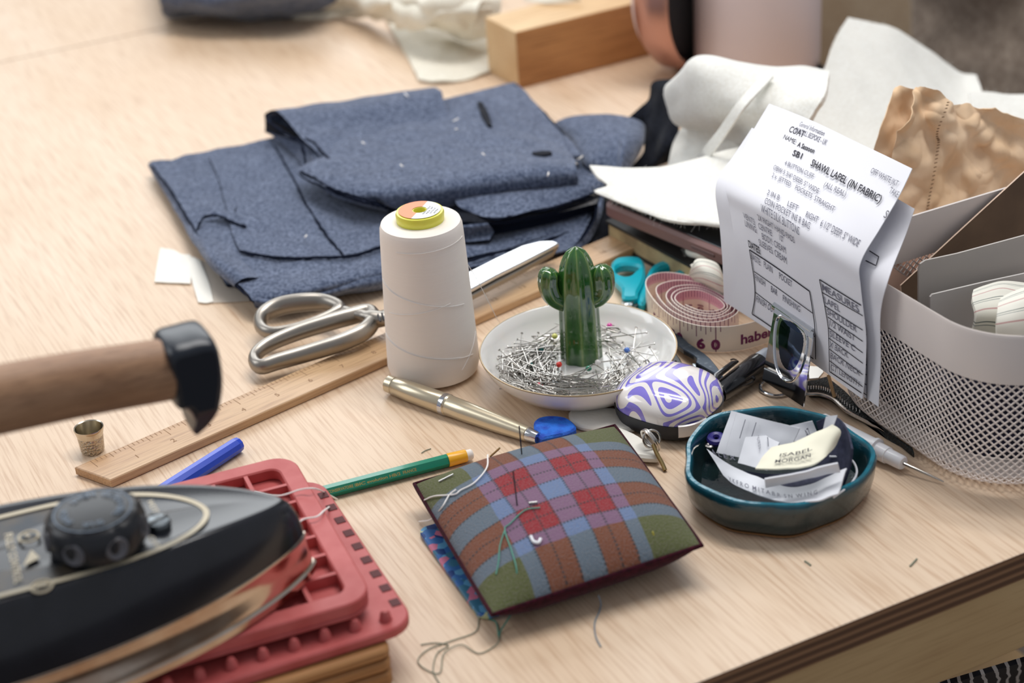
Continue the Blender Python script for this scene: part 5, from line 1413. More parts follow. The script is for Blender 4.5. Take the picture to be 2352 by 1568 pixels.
# small striped pad
card('striped_roll', 'small rounded cream striped pad standing behind the tape measure', 'cloth roll', [
    [G(1588, 612, .030), G(1605, 598, .034), G(1640, 605, .034), G(1655, 625, .030)],
    [G(1586, 625, .022), G(1615, 618, .034), G(1648, 632, .032), G(1662, 650, .024)],
    [G(1592, 640, .014), G(1622, 645, .026), G(1655, 662, .024), G(1668, 680, .014)],
    [G(1610, 655, .004), G(1640, 665, .012), G(1665, 685, .012), G(1680, 700, .004)]], m_int, .003, 24, 30)
# ================================================================== PHONE AND WHAT IT RESTS ON
ph0 = G(1386, 478, .034); ph1 = G(1625, 572, .036); ang = atan2((ph1 - ph0).y, (ph1 - ph0).x)
pe = V((cos(ang), sin(ang), 0)); pg = V((-pe.y, pe.x, 0))
phc = ph0 + pe * .072 + pg * .036; phc.z = .028
ph = thing('phone', 'brown cased phone with dark screen lying under the pointed wadding', 'phone', phc)
case_o = mesh('case', *slab(rrect(phc, .148, .074, .010, ang), .028, .039, .0022), plain('mauve_brown_case', (128, 96, 92), .45), ph)
mesh('screen', *slab(rrect(phc, .141, .067, .008, ang), .0390, .0396, .0002), plain('dark_screen', (24, 30, 36), .1, spec=.7), ph)
mesh('side_button', *slab(rrect(phc + pe * .030 - pg * .037, .022, .0014, .0006, ang), .0325, .0350, .0003), plain('case_button', (104, 78, 76), .45), case_o)
nb0 = G(1405, 512, .018); nb1 = G(1600, 622, .016)
ang2 = atan2((nb1 - nb0).y, (nb1 - nb0).x); ne = V((cos(ang2), sin(ang2), 0)); ng = V((-ne.y, ne.x, 0))
nbc = nb0 + ne * .055 + ng * .044
nb = thing('notebook', 'dark covered notebook with pale page edges lying under the phone', 'notebook', V((nbc.x, nbc.y, 0)))
mesh('lower_cover', *box((nbc.x, nbc.y, .0005), .125, .088, .002, ang2), plain('dark_cover', (42, 40, 38), .6), nb, smooth=False)
mesh('pages', *box((nbc.x, nbc.y, .0025), .122, .085, .013, ang2), plain('aged_pages', (196, 176, 134), .8, var=(40, (150, 130, 98), .4, .6)), nb, smooth=False)
mesh('upper_cover', *box((nbc.x, nbc.y, .0155), .125, .088, .002, ang2), plain('dark_cover', (42, 40, 38), .6), nb, smooth=False)
# dark tray and tools between the clip and the basket
m_dkb = plain('dark_bristle', (26, 30, 30), .6, .2, var=(500, (70, 76, 74), .62, .8), bump=(700, 1.0, .002))
tr_pts = [(1850, 880), (1858, 905), (1880, 906), (1905, 912), (1930, 930), (1950, 948), (1985, 966), (2020, 982), (2060, 1012), (2100, 1044), (2095, 1030), (2040, 1000), (1990, 950), (1940, 900), (1900, 868)]
tr_ = thing('metal_comb', 'dark metal comb with a curved silver edge lying along the foot of the basket', 'comb', G(1960, 950, 0))
mesh('blade', *slab([G(x, y, .003) for x, y in tr_pts], .0005, .0045, .0006), m_dkb, tr_, smooth=False)
edge = cr([G(1850, 905, .004), G(1885, 906, .004), G(1915, 918, .004), G(1945, 944, .004), G(1990, 968, .003), G(2035, 990, .003), G(2080, 1026, .002)], 6)
mesh('silver_edge', *tube(edge, .0012, 8), steel(), tr_)
mb = MB()
for k in range(22):
    q = edge[int(len(edge) * .05) + k]; mb.add(tube([q + V((.001, .004, .001)), q + V((.0016, .0075, .0015))], .0003, 4))
mb.build('teeth', m_bl, tr_)
o = mesh('wooden_stick', *tube([G(1903, 862, .012), G(1917, 914, .004)], .0011, 8), plain('bare_wood', (196, 160, 116), .6)); tag(o, 'short thin wooden stick leaning on the dark comb under the order sheets', 'stick')
# needle tool
m_wpl = plain('white_plastic', (232, 232, 236), .3, sub=.1)
q0 = G(1948, 1000, .0070); q1 = G(2075, 1064, .0060); ax_ = (q1 - q0).normalized(); L = (q1 - q0).length
nt = thing('needle_tool', 'white plastic handled needle tool beside the teal bowl', 'tool', V(((q0.x + q1.x) / 2, (q0.y + q1.y) / 2, 0)))
mesh('handle', *lathe([(0, -.02), (.0058, -.02), (.0060, L * .46), (.0068, L * .47), (.0068, L * .52), (.0052, L * .53), (.0050, L * .72), (.0044, L * .73), (.0042, L * .98), (.0036, L), (0, L)], 40, q0, ax_), m_wpl, nt)
mesh('needle', *tube([q1, q1 + (G(2165, 1104, .0025) - q1) * .6, G(2168, 1106, .0020)], [.0009, .0008, .0004], 8), m_pin, nt)
# ================================================================== TEAL BOWL
s = NT('teal_glaze'); s.p(Roughness=.14); s.b.inputs['Specular IOR Level'].default_value = .6; s.b.inputs['Coat Weight'].default_value = .15
v = s.coord('Object'); nf = s.noise(v, 70, 4, .6)
geo = s.n.new('ShaderNodeSeparateXYZ'); s.l.new(v, geo.inputs[0])
zr = s.ramp(s.math('MULTIPLY', geo.outputs[2], 38), [(0.0, lin((26, 36, 34))), (.70, lin((14, 44, 50))), (.90, lin((12, 72, 88))), (.98, lin((30, 128, 150)))])
s.col(s.mix(s.math('MULTIPLY', s.ramp(nf, [(.45, (0, 0, 0, 1)), (.7, (1, 1, 1, 1))]), .55), zr, lin((16, 30, 32)))); s.bump(s.noise(v, 140, 3), .25, .002); m_tg = s.m
bc = G(1781, 1044, .025); bc.z = 0
def wob(a, h): return 1 + .030 * sin(3 * a + 1.0) + .022 * sin(5 * a + .4) + .014 * sin(9 * a + h * 60)
bo = thing('ceramic_bowl', 'small uneven dark teal glazed bowl holding woven labels', 'bowl', bc)
mesh('glazed_wall', *lathe([(0, .0012), (.040, .0008), (.0462, .0020), (.0500, .0065), (.0516, .013), (.0524, .020), (.0530, .0240), (.0520, .0258), (.0500, .0258), (.0486, .0240), (.0478, .016), (.0440, .008), (.034, .0048), (0, .0042)], 96, bc, mod=wob, cap=False), m_tg, bo)
mesh('bare_foot', *lathe([(.0452, .0006), (.0470, .0018), (.0480, .0032), (.0440, .0032)], 96, bc, mod=wob, cap=False), plain('bare_clay', (150, 108, 66), .7), bo)
m_lab = plain('woven_label', (222, 224, 230), .7); m_labc = plain('cream_label', (238, 234, 212), .7); m_labk = plain('navy_label', (40, 44, 66), .8, var=(300, (58, 60, 84), .4, .7))
def label_(desc, px4, m, th=.0007, texts=(), rough=.001, grid=None, name='woven_tag', cat='label', ink=None, side='paper', bendy=0.0, nu=14, nv=14):
    rows = grid if grid else [[G(*px4[0]), G(*px4[1])], [G(*px4[3]), G(*px4[2])]]
    S = Surf(rows)
    c_ = S(.5, .5); t = thing(name, desc, cat, V((c_.x, c_.y, c_.z - .002)))
    sd_o = patch(side, S, m, th, nu, nv, t, rough, 60)
    if texts:
        mb = MB()
        for (s_, x0, y0, x1, y1, h) in texts:
            if s_: sheet_line(mb, S, s_, x0, y0, x1, y1, h, .01, off=.0014 + th)
            else: sheet_stroke(mb, S, [(x0, y0), (x1, y1)], .0005, off=.0014 + th)
        mb.build('lettering', ink or m_pk2, sd_o, smooth=False)
    return t
label_('dark navy swatch curving up the far right of the teal bowl', None, m_labk, .0012, grid=[
    [G(1875, 968, .040), G(1915, 955, .044), G(1945, 985, .044), G(1958, 1030, .040)],
    [G(1880, 1010, .030), G(1910, 1010, .034), G(1940, 1030, .034), G(1952, 1070, .030)],
    [G(1850, 1060, .020), G(1890, 1070, .022), G(1925, 1080, .022), G(1935, 1120, .018)]], name='fabric_swatch', cat='swatch', side='cloth')
label_('dark navy swatch under the white label strip in the front of the bowl', None, m_labk, .001, grid=[
    [G(1700, 1080, .018), G(1790, 1090, .020), G(1880, 1070, .021), G(1935, 1060, .022)],
    [G(1720, 1120, .014), G(1800, 1130, .016), G(1880, 1115, .018), G(1930, 1100, .019)]], name='fabric_swatch', cat='swatch', side='cloth')
label_('white label standing against the far left of the bowl, printed along its edge', ((1680, 943, .040), (1836, 983, .044), (1800, 1070, .022), (1646, 1040, .022)), m_lab, texts=(('BOURDON HOUSE, 1 SAVILE', 1693, 958, 1668, 1038, .0036), (None, 1716, 965, 1702, 1008, 0), (None, 1741, 971, 1728, 1010, 0)))
label_('white label with vertical rules lying left of the cream label', ((1712, 1003, .034), (1800, 996, .036), (1762, 1080, .026), (1696, 1064, .024)), m_lab, texts=(('BOURDON 1', 1740, 1012, 1746, 1045, .0036), (None, 1764, 1008, 1766, 1030, 0)))
label_('white label rising at the far edge of the bowl marked with the number 7', ((1780, 984, .038), (1866, 966, .042), (1880, 1000, .034), (1800, 1020, .032)), m_lab, texts=(('A7', 1853, 1006, 1862, 998, .006),))
label_('long white label at the bowl front with spaced dark letters', None, m_lab, .0008, grid=[
    [G(1623, 1030, .026), G(1680, 1070, .024), G(1740, 1095, .022), G(1800, 1120, .021), G(1870, 1110, .024), G(1945, 1075, .030)],
    [G(1662, 1092, .020), G(1690, 1115, .019), G(1745, 1138, .020), G(1810, 1155, .023), G(1875, 1150, .027), G(1925, 1135, .030)]],
    texts=(('A L E X', 1642, 1046, 1690, 1062, .0040), ('X K F R O  M I T A B R  S N  W I N G', 1680, 1108, 1880, 1142, .0046)), nu=40)
label_('white folded strip standing upright across the front of the bowl', None, m_lab, .0010, grid=[
    [G(1756, 1098, .038), G(1800, 1090, .039), G(1860, 1078, .041), G(1925, 1064, .042)],
    [G(1758, 1118, .031), G(1802, 1110, .032), G(1862, 1098, .034), G(1929, 1082, .035)]], nu=30)
label_('cream label with bold dark letters lying on top of the pile in the bowl', None, m_labc, .0010, grid=[
    [G(1772, 1028, .040), G(1820, 1015, .042), G(1860, 1000, .044), G(1895, 985, .048), G(1912, 975, .050)],
    [G(1752, 1050, .038), G(1800, 1045, .040), G(1850, 1035, .042), G(1900, 1010, .046), G(1930, 990, .048)],
    [G(1735, 1076, .036), G(1790, 1078, .038), G(1850, 1072, .040), G(1895, 1050, .042), G(1920, 1020, .040)]],
    texts=(('ISABEL', 1790, 1056, 1868, 1040, .0034), ('MORGAN', 1780, 1070, 1864, 1056, .0034)), nu=30, ink=m_pk)
label_('narrow white tape folded up behind the cream label', ((1898, 956, .050), (1924, 953, .052), (1908, 1000, .042), (1886, 1002, .040)), m_lab)
o = mesh('rubber_band', *tube(cr([G(1905, 1048, .028), G(1950, 1052, .028), G(1968, 1080, .026), G(1955, 1110, .024), G(1915, 1142, .026)], 8), .0006, 6), m_lab); tag(o, 'thin white cord looping inside the front right of the teal bowl', 'cord')
o = mesh('button_ring', *tube([G(1645 + 14 * cos(a), 1008 + 9 * sin(a), .018) for a in [k * pi / 12 for k in range(24)]], .0022, 8, True), plain('violet_plastic', (48, 42, 120), .4)); tag(o, 'small violet ring lying in the left of the teal bowl', 'ring')
o = mesh('snap_button', *lathe([(.0024, 0), (.0026, .0012), (.0016, .0018), (.0008, .0012), (0, .0012)], 20, G(1629, 1026, .016)), steel()); tag(o, 'tiny silver snap button beside the violet ring in the bowl', 'button')
# ================================================================== PAPER TAPE SCRAP
m_tp = plain('cream_paper', (240, 236, 226), .6); m_cl = plain('clear_tape', (226, 218, 206), .25, alpha=.45)
o = patch('paper_scrap', [[G(368, 568, .004), G(400, 575, .003), G(418, 588, .002)], [G(362, 598, .002), G(405, 600, .002), G(440, 590, .002)], [G(355, 648, .001), G(400, 650, .001), G(438, 652, .001)]], m_tp, .0006, 16, 16, rough=.001, rs=60); tag(o, 'torn cream paper scrap sticking out left of the navy cloth', 'paper')
o = patch('paper_scrap', [[G(434, 590, .002), G(448, 592, .0024), G(460, 600, .002)], [G(440, 640, .0012), G(465, 645, .0012), G(480, 650, .0012)], [G(455, 694, .001), G(475, 696, .001), G(490, 692, .001)]], m_tp, .0006, 10, 16); tag(o, 'narrow cream paper strip beside the clear tape under the navy cloth corner', 'paper')
o = patch('clear_tape', [[G(446, 592, .0008), G(500, 612, .0008), G(540, 640, .0008)], [G(460, 640, .0006), G(520, 655, .0006), G(580, 668, .0006)], [G(480, 696, .0006), G(540, 694, .0006), G(600, 690, .0006)]], m_cl, .0003, 12, 12); tag(o, 'clear shiny tape piece stuck on the bench under the navy cloth corner', 'tape')
# ================================================================== PINCUSHION
s = NT('tartan_wool'); s.p(Roughness=.95); s.b.inputs['Specular IOR Level'].default_value = .12; s.b.inputs['Sheen Weight'].default_value = .1
su = s.n.new('ShaderNodeSeparateXYZ'); uvn = s.coord('UV'); s.l.new(uvn, su.inputs[0]); U0, V0 = su.outputs[0], su.outputs[1]
wn = s.noise(uvn, 9, 2); U1 = s.math('ADD', U0, s.math('MULTIPLY', s.math('SUBTRACT', wn, .5), .012)); V1 = s.math('ADD', V0, s.math('MULTIPLY', s.math('SUBTRACT', wn, .5), .012))
gr, bl__, rd_ = lin((88, 94, 54)), lin((108, 128, 164)), lin((146, 40, 46))
def bands(x, b): return s.ramp(x, [(0, gr), (b[0], bl__), (b[1], rd_), (b[2], bl__), (b[3], rd_), (b[4], bl__), (b[5], gr)], True)
bu = (.20, .275, .43, .545, .70, .765); bv_ = (.17, .245, .40, .525, .68, .765)
c = s.mix(.5, bands(U1, bu), bands(V1, bv_))
def lines(x, y, b):
    out = None
    for p in (b[1], (b[1] + b[2]) / 2, b[2], b[3], (b[3] + b[4]) / 2, b[4]):
        m_ = s.math('LESS_THAN', s.math('ABSOLUTE', s.math('SUBTRACT', x, p)), .0055)
        out = m_ if out is None else s.math('MAXIMUM', out, m_)
    dash = s.math('GREATER_THAN', s.math('FRACT', s.math('MULTIPLY', y, 62)), .38)
    return s.math('MULTIPLY', out, dash)
ln = s.math('MAXIMUM', lines(U1, V1, bu), lines(V1, U1, bv_))
c = s.mix(s.math('MULTIPLY', ln, .75), c, lin((40, 50, 54)))
tw = s.math('FRACT', s.math('MULTIPLY', s.math('ADD', U0, V0), 75)); fz_ = s.noise(uvn, 120, 3)
c = s.mix(s.math('MULTIPLY', s.math('GREATER_THAN', tw, .5), .14), c, lin((60, 60, 70)))
c = s.mix(s.math('MULTIPLY', s.ramp(fz_, [(.4, (0, 0, 0, 1)), (.75, (1, 1, 1, 1))]), .35), c, lin((136, 128, 128)))
s.col(c); s.bump(fz_, .8, .0010); m_tar = s.m
m_mar = cloth('maroon_velvet', (70, 16, 34), (42, 8, 20), weave=1600, sheen=.08)
TL, TR_, BR, BL = G(952, 1112, .017), G(1412, 978, .019), G(1612, 1252, .021), G(1130, 1412, .016)
def quadp(u, v):   # v 0 front, 1 back
    e = .012   # concave edges
    b = BL * (1 - u) + BR * u; t_ = TL * (1 - u) + TR_ * u; p = b * (1 - v) + t_ * v
    c_ = (BL + BR + TL + TR_) / 4
    k = e * (4 * u * (1 - u) * (abs(2 * v - 1) ** 4) * (1 if v > .5 else .2) * (-1 if v > .5 else -1) * 0)
    return p
cu_ = thing('pincushion', 'square tartan wool pincushion with maroon underside stuck with needles and pins', 'pincushion', V((quadp(.5, .5).x, quadp(.5, .5).y, 0)))
def cush(u, v, up):
    p = quadp(u, v); pw, ex = (2.5, .60) if up else (4.5, .55)
    a = max(0, 1 - abs(2 * u - 1) ** pw) ** ex; b = max(0, 1 - abs(2 * v - 1) ** pw) ** ex
    h = a * b
    w = .0012 * noise.noise(V((u * 5, v * 5, 2))) * h
    if up: return V((p.x, p.y, p.z + .0195 * h + w))
    return V((p.x, p.y, max(.0006, p.z - .0200 * h)))
def cgrid(up, N=60):
    vv = []; ff = []; uv = []
    f_ = lambda t: .5 - .5 * cos(pi * t)
    for j in range(N + 1):
        for i in range(N + 1):
            u, v = f_(i / N), f_(j / N); vv.append(cush(u, v, up)); uv.append((u, v))
    W = N + 1
    for j in range(N):
        for i in range(N):
            q = [j * W + i, j * W + i + 1, (j + 1) * W + i + 1, (j + 1) * W + i]
            ff.append(q if up else q[::-1])
    return vv, ff, uv
a_, b_, c_ = cgrid(True); mesh('tartan_top', a_, b_, m_tar, cu_, uvs=c_, sharp=80)
a_, b_, c_ = cgrid(False); mesh('velvet_underside', a_, b_, m_mar, cu_, uvs=c_, sharp=80)
seam = [quadp(u, v) for u, v in [(k / 20, 0) for k in range(20)] + [(1, k / 20) for k in range(20)] + [(1 - k / 20, 1) for k in range(20)] + [(0, 1 - k / 20) for k in range(20)]]
mesh('seam_piping', *tube(seam, .0013, 8, True), m_mar, cu_)
def cinv(px, py):
    best = min(((u / 60, v / 60) for u in range(61) for v in range(61)), key=lambda q: (PX(cush(*q, True))[0] - px) ** 2 + (PX(cush(*q, True))[1] - py) ** 2)
    return cush(*best, True)
def stuck(label, pts, r=.00045, m=None, name='sewing_needle', cat='needle'):
    o = mesh(name, *tube(cr(pts, 5) if len(pts) > 2 else pts, r, 6), m or m_pin); tag(o, label, cat); return o
nb_ = cinv(1197, 1046); stuck('dark needle standing upright in the far edge of the pincushion', [nb_ + V((0, 0, -.003)), nb_ + V((-.0004, .001, .018))], .0004, plain('dark_steel', (70, 70, 74), .35, .9))
nb_ = cinv(1188, 1165); stuck('dark needle leaning between the red squares of the pincushion', [nb_ + V((0, 0, -.001)), nb_ + V((-.001, .010, .016))], .0004, plain('dark_steel', (70, 70, 74), .35, .9))
stuck('gold eyed needle at the far left corner of the pincushion holding white thread', [cinv(1125, 1052) + V((0, 0, .001)), cinv(1150, 1042) + V((0, .002, .003))], .0006, plain('brass_link', (186, 160, 110), .3, 1.0))
stuck('steel pin lying through the green corner of the pincushion', [cinv(1010, 1108) + V((0, 0, .0008)), cinv(1042, 1093) + V((0, 0, .0012))], .0005)
stuck('steel pin crossing the lower left red square of the pincushion', [cinv(1215, 1160) + V((0, 0, .0008)), cinv(1237, 1155) + V((0, 0, .0012))], .0006)
p_ = cinv(1502, 1222); stuck('pin with yellow stem hanging over the front right corner of the pincushion', [p_ + V((0, 0, .0012)), G(1507, 1256, .022), G(1507, 1288, .014)], .0005, plain('yellow_wire', (190, 180, 70), .4), 'dressmaking_pin', 'pin')
stuck('small curved white hook lying on the brown check of the pincushion', [cinv(1220, 1236) + V((0, 0, .001)), cinv(1222, 1248) + V((0, 0, .001)), cinv(1236, 1250) + V((0, 0, .0014)), cinv(1246, 1240) + V((0, 0, .001))], .0009, plain('white_plastic', (232, 232, 236), .3, sub=.1), 'hook', 'hook')
m_tth = plain('teal_thread', (84, 150, 132), .7); m_gth = plain('grey_blue_thread', (120, 136, 150), .7); m_wth = plain('white_thread', (244, 240, 236), .6); m_oth = plain('olive_thread', (130, 134, 116), .7)
def CC(x, y, z=.0008): p = cinv(x, y); return p + V((0, 0, z))
def strand(label, pts, r, m): o = mesh('sewing_thread', *tube(cr(pts, 8), r, 5), m); tag(o, label, 'thread'); return o
strand('teal thread hanging from the pincushion and trailing on the bench front', [CC(1240, 1166), CC(1205, 1178), CC(1175, 1205), CC(1158, 1222), CC(1175, 1262), CC(1183, 1310), G(1184, 1352, .018), G(1178, 1400, .006), G(1150, 1448, .001), G(1146, 1464, .0006), G(1140, 1430, .0006), G(1120, 1420, .0006)], .00040, m_tth)
strand('short teal thread tail lying on the green check', [CC(1158, 1222), CC(1146, 1260), CC(1140, 1290), CC(1138, 1318)], .00036, m_tth)
strand('fine olive thread tangle on the bench below the pincushion', [G(1100, 1418, .0006), G(1092, 1450, .0006), G(1040, 1470, .0006), G(985, 1490, .0006), G(960, 1515, .0006), G(975, 1535, .0006), G(1010, 1545, .0006), G(1020, 1500, .001), G(1060, 1480, .001), G(1100, 1500, .0006), G(1140, 1480, .0006), G(1146, 1460, .001)], .00032, m_oth)
strand('second olive thread loop at the bottom frame edge', [G(966, 1480, .0006), G(1000, 1476, .0006), G(1030, 1482, .0006), G(1004, 1500, .0006), G(995, 1540, .0006), G(1010, 1570, .0006)], .00032, m_oth)
strand('grey blue thread curling on the bench in front of the pincushion', [G(1374, 1366, .006), G(1380, 1385, .002), G(1376, 1405, .0006), G(1366, 1430, .0006), G(1368, 1460, .0006), G(1380, 1485, .0006)], .00038, m_gth)
strand('white thread running from the gold eyed needle over the left side of the pincushion', [CC(1122, 1052, .002), CC(1118, 1080, .001), CC(1090, 1110, .001), CC(1060, 1125, .001), CC(1040, 1140, .001), CC(1000, 1142, .0014), G(975, 1148, .018)], .00050, m_wth)
strand('second white thread tail crossing the pincushion and dropping to the bench', [CC(1052, 1128, .0016), CC(1030, 1142, .001), CC(1010, 1170, .0012), G(990, 1192, .012), G(962, 1198, .001)], .00045, m_wth)
strand('white thread lying across the red trivet beside the pencil end', [G(585, 1128, .0465), G(640, 1138, .0462), G(690, 1124, .047), G(724, 1122, .046), G(752, 1134, .022), G(775, 1146, .006)], .00050, m_wth)
strand('white thread end looping over the red trivet towards the iron nose', [G(680, 1206, .0462), G(698, 1192, .0465), G(728, 1186, .0468), G(745, 1172, .044), G(762, 1160, .02)], .00050, m_wth)
# floral card under the pincushion
s = NT('floral_print'); s.p(Roughness=.35)
v = s.coord('Object'); vo = s.n.new('ShaderNodeTexVoronoi'); s.l.new(v, vo.inputs['Vector']); vo.inputs['Scale'].default_value = 190
rr_ = s.n.new('ShaderNodeSeparateColor'); s.l.new(vo.outputs['Color'], rr_.inputs[0])
s.col(s.ramp(rr_.outputs[0], [(0, lin((54, 110, 176))), (.3, lin((30, 66, 130))), (.5, lin((96, 164, 206))), (.68, lin((206, 120, 150))), (.78, lin((60, 120, 150))), (.9, lin((196, 206, 160)))], True)); m_flo = s.m
k0, k1 = G(968, 1216, .003), G(1108, 1412, .003); kd = (k1 - k0).normalized(); kp = V((-kd.y, kd.x, 0))
cen = (k0 + k1) / 2 + kp * .042
o = mesh('floral_coaster', *slab(rrect(cen, (k1 - k0).length + .004, .088, .006, atan2(kd.y, kd.x)), .0004, .0034, .0005), m_flo); tag(o, 'thin blue floral printed coaster under the left side of the pincushion', 'coaster')
# ================================================================== RED TRIVETS ON A WOODEN BLOCK
m_red = plain('red_silicone', (192, 98, 96), .5, spec=.4, var=(60, (180, 80, 78), .35, .65))
s_ang = radians(22)
te = V((cos(s_ang), sin(s_ang), 0)); tg_ = V((-sin(s_ang), cos(s_ang), 0))
blc = G(900, 1490, .022) - te * .115 + tg_ * .062
m_blk2 = wood('worn_block', (190, 144, 94), (160, 112, 66), (110, 72, 40), .55, ang=s_ang, sc=1.4)
wbk = thing('wooden_block', 'grooved wooden block carrying the red trivets and the iron', 'wooden block', V((blc.x, blc.y, 0)))
for z0, z1 in ((0, .0085), (.0098, .0160), (.0172, .0228)):
    mesh('wooden_layer', *slab(rrect(V((blc.x, blc.y, 0)), .23, .125, .006, s_ang, 5), z0, z1, .0012), m_blk2, wbk)
mesh('core', *slab(rrect(V((blc.x, blc.y, 0)), .224, .119, .006, s_ang, 5), .001, .022, 0), m_blk2, wbk)
def trivet(c, ang, size, z, up, label):
    e = V((cos(ang), sin(ang), 0)); g = V((-sin(ang), cos(ang), 0))
    t = thing('silicone_trivet', label, 'trivet', V((c.x, c.y, z)))
    out = rrect(V((c.x, c.y, 0)), size, size, .014, ang, 6)
    if up:
        mesh('base_sheet', *slab(out, z, z + .0025, .0008), m_red, t)
        inn = rrect(V((c.x, c.y, 0)), size - .022, size - .022, .006, ang, 5)
        mesh('rim', *slab(out, z + .0025, z + .0095, .0008, [inn]), m_red, t)
        mb = MB(); cells = 7; w_ = size - .022
        for k in range(1, cells):
            q = -w_ / 2 + w_ * k / cells
            mb.add(box(V((c.x, c.y, z + .0024)) + e * q, .0022, w_, .0066, ang)); mb.add(box(V((c.x, c.y, z + .0024)) + g * q, w_, .0022, .0064, ang))
        mb.build('grid_ribs', m_red, t, smooth=False)
    else:
        mesh('base_sheet', *slab(out, z, z + .006, .001), m_red, t)
        for sx_ in range(9):
            q = -size / 2 + .013 + (size - .026) * sx_ / 8
            for (dx, dy) in ((q, -size / 2 + .009), (size / 2 - .006, q)) :
                p = c + e * dx + g * dy
                if dx > size / 2 - .01: continue
                mesh('peg', *lathe([(.0034, 0), (.0030, .0012), (.0026, .0038), (.0016, .0056), (0, .0060)], 16, (p.x, p.y, z + .006)), m_red, t)
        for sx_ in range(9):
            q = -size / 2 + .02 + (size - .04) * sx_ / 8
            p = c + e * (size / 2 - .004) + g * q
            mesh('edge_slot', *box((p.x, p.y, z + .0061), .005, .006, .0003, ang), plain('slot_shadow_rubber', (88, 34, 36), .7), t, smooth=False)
    return t
S1 = .150; cr1 = G(868, 1374, .040)
c1_ = cr1 - te * (S1 / 2) + tg_ * (S1 / 2 - .002)
S2 = .152; cr2 = G(930, 1418, .029)
c2_ = cr2 - te * (S2 / 2 - .004) + tg_ * (S2 / 2 - .006)
trivet(c2_, s_ang, S2, .023, False, 'red silicone trivet with raised pegs, lower of the two on the block')
trivet(c1_ + tg_ * .001, s_ang + radians(-2), S1, .0347, True, 'red silicone trivet with a square grid, upper of the two under the iron')
# ================================================================== IRON
ia = radians(202); ax_i = V((cos(ia), sin(ia), 0)); sd_i = V((-ax_i.y, ax_i.x, 0))
NZ = G(727, 1292, .047); NZ.z = 0; ZI = .0445
def iw(t, W): 
    L_ = .165; q = min(1.0, max(0.0, t / L_)); return W * (1 - (1 - q) ** 2.0) ** .72
def iring(ins, W, z, tl=.27, n=40, nose=0.0, zf=None):
    pts = []
    ts = [(k / n) ** 1.7 for k in range(n + 1)]
    for sgn, seq in ((1, ts[::-1]), (-1, ts[1:])):
        for q in seq:
            t = q * (tl - ins); w_ = max(0, iw(t, W)) ; w_ = w_ * (W - ins) / W
            p = NZ + ax_i * (t + ins * .9 + nose) + sd_i * (sgn * w_)
            pts.append(V((p.x, p.y, zf(t + ins) if zf else z)))
    return pts
def ztop(t): return ZI + .040 + .021 * (1 - exp(-t / .055))
m_ibl = plain('black_enamel', (22, 24, 30), .2, spec=.45, coat=.1, var=(30, (32, 34, 42), .4, .7))
m_ich = plain('worn_chrome', (200, 186, 172), .14, 1.0, var=(40, (176, 150, 130), .4, .7))
iron = thing('clothes_iron', 'old black electric iron with wooden handle resting on the red trivets, front part only', 'iron', NZ + ax_i * .12 + V((0, 0, ZI)))
W0 = .056
mesh('soleplate', *stack([iring(.002, W0, ZI), iring(0, W0, ZI + .001), iring(0, W0, ZI + .0045), iring(.0012, W0, ZI + .0055)]), m_ich, iron, sharp=35)
mesh('chrome_skirt', *stack([iring(.0020, W0, ZI + .0055), iring(.0026, W0, ZI + .009), iring(.0036, W0, ZI + .013), iring(.0044, W0, ZI + .0200), iring(.0038, W0, ZI + .0214), iring(.0042, W0, ZI + .0226), iring(.009, W0, ZI + .0232)], True, False), m_ich, iron, sharp=45)
fr_ = lambda f: (lambda t: ZI + .0224 + (ztop(t) - ZI - .0224) * f)
mesh('black_cover', *stack([iring(.0048, W0, 0, zf=lambda t: ZI + .0224), iring(.0052, W0, 0, zf=fr_(.2)), iring(.0066, W0, 0, zf=fr_(.5)), iring(.0090, W0, 0, zf=fr_(.75)), iring(.0110, W0, 0, zf=fr_(.92)), iring(.0132, W0, 0, zf=fr_(.985)), iring(.0152, W0, 0, zf=fr_(1.0)), iring(.0175, W0, 0, zf=fr_(.985)), iring(.040, W0, 0, zf=fr_(.985)), iring(.052, W0, 0, zf=fr_(.985))]), m_ibl, iron, sharp=70)
m_plate = plain('printed_plate', (50, 56, 64), .4, .3, var=(60, (80, 72, 62), .45, .7)); m_ivy = plain('ivory_print', (206, 194, 168), .5)
zp = lambda t: ztop(t) * 1.0 - .0003

def pring(d, up_):
    pts = []
    ts = [(k / 40) ** 2.0 for k in range(41)]
    for sgn, seq in ((1, ts[::-1]), (-1, ts[1:])):
        for q in seq:
            t = q * .21; w_ = (.0340 - d) * (1 - (1 - min(1, t / .075)) ** 2.3) ** .55
            p = NZ + ax_i * (t + .050 + d) + sd_i * (sgn * w_ + .0045); pts.append(V((p.x, p.y, fr_(.985)(t + .05) + up_)))
    return pts
pl_o = pring(0, .0008); pl_i = pring(.0028, .0009)
plate_o = mesh('plate', *stack([pring(-.0002, -.001), pl_o, pring(.0320, .0008)]), m_plate, iron, sharp=60)
n_ = len(pl_o); mesh('plate_border', [p + V((0, 0, .0005)) for p in pl_o + pl_i], [[i, i + 1, n_ + i + 1, n_ + i] for i in range(n_ - 1)], m_ivy, plate_o)
dct = NZ + ax_i * .1115 + sd_i * .001; dz = ztop(.11) + .001
dct = G(213, 1175, dz + .017); dct.z = dz
def dmod(a, h): return 1 - .045 * max(0, cos(7 * a + .5)) ** 3 * (1 if .002 < h < .0155 else .4)
m_dial = plain('black_bakelite', (24, 27, 34), .38, spec=.5)
dial_o = mesh('dial', *lathe([(.0205, 0), (.0225, .002), (.0232, .006), (.0232, .011), (.0222, .0150), (.0200, .0172), (.0150, .0180), (0, .0181)], 112, dct, mod=dmod, cap=False), m_dial, iron)
m_dmp = plain('worn_grey_dimple', (92, 92, 98), .4)
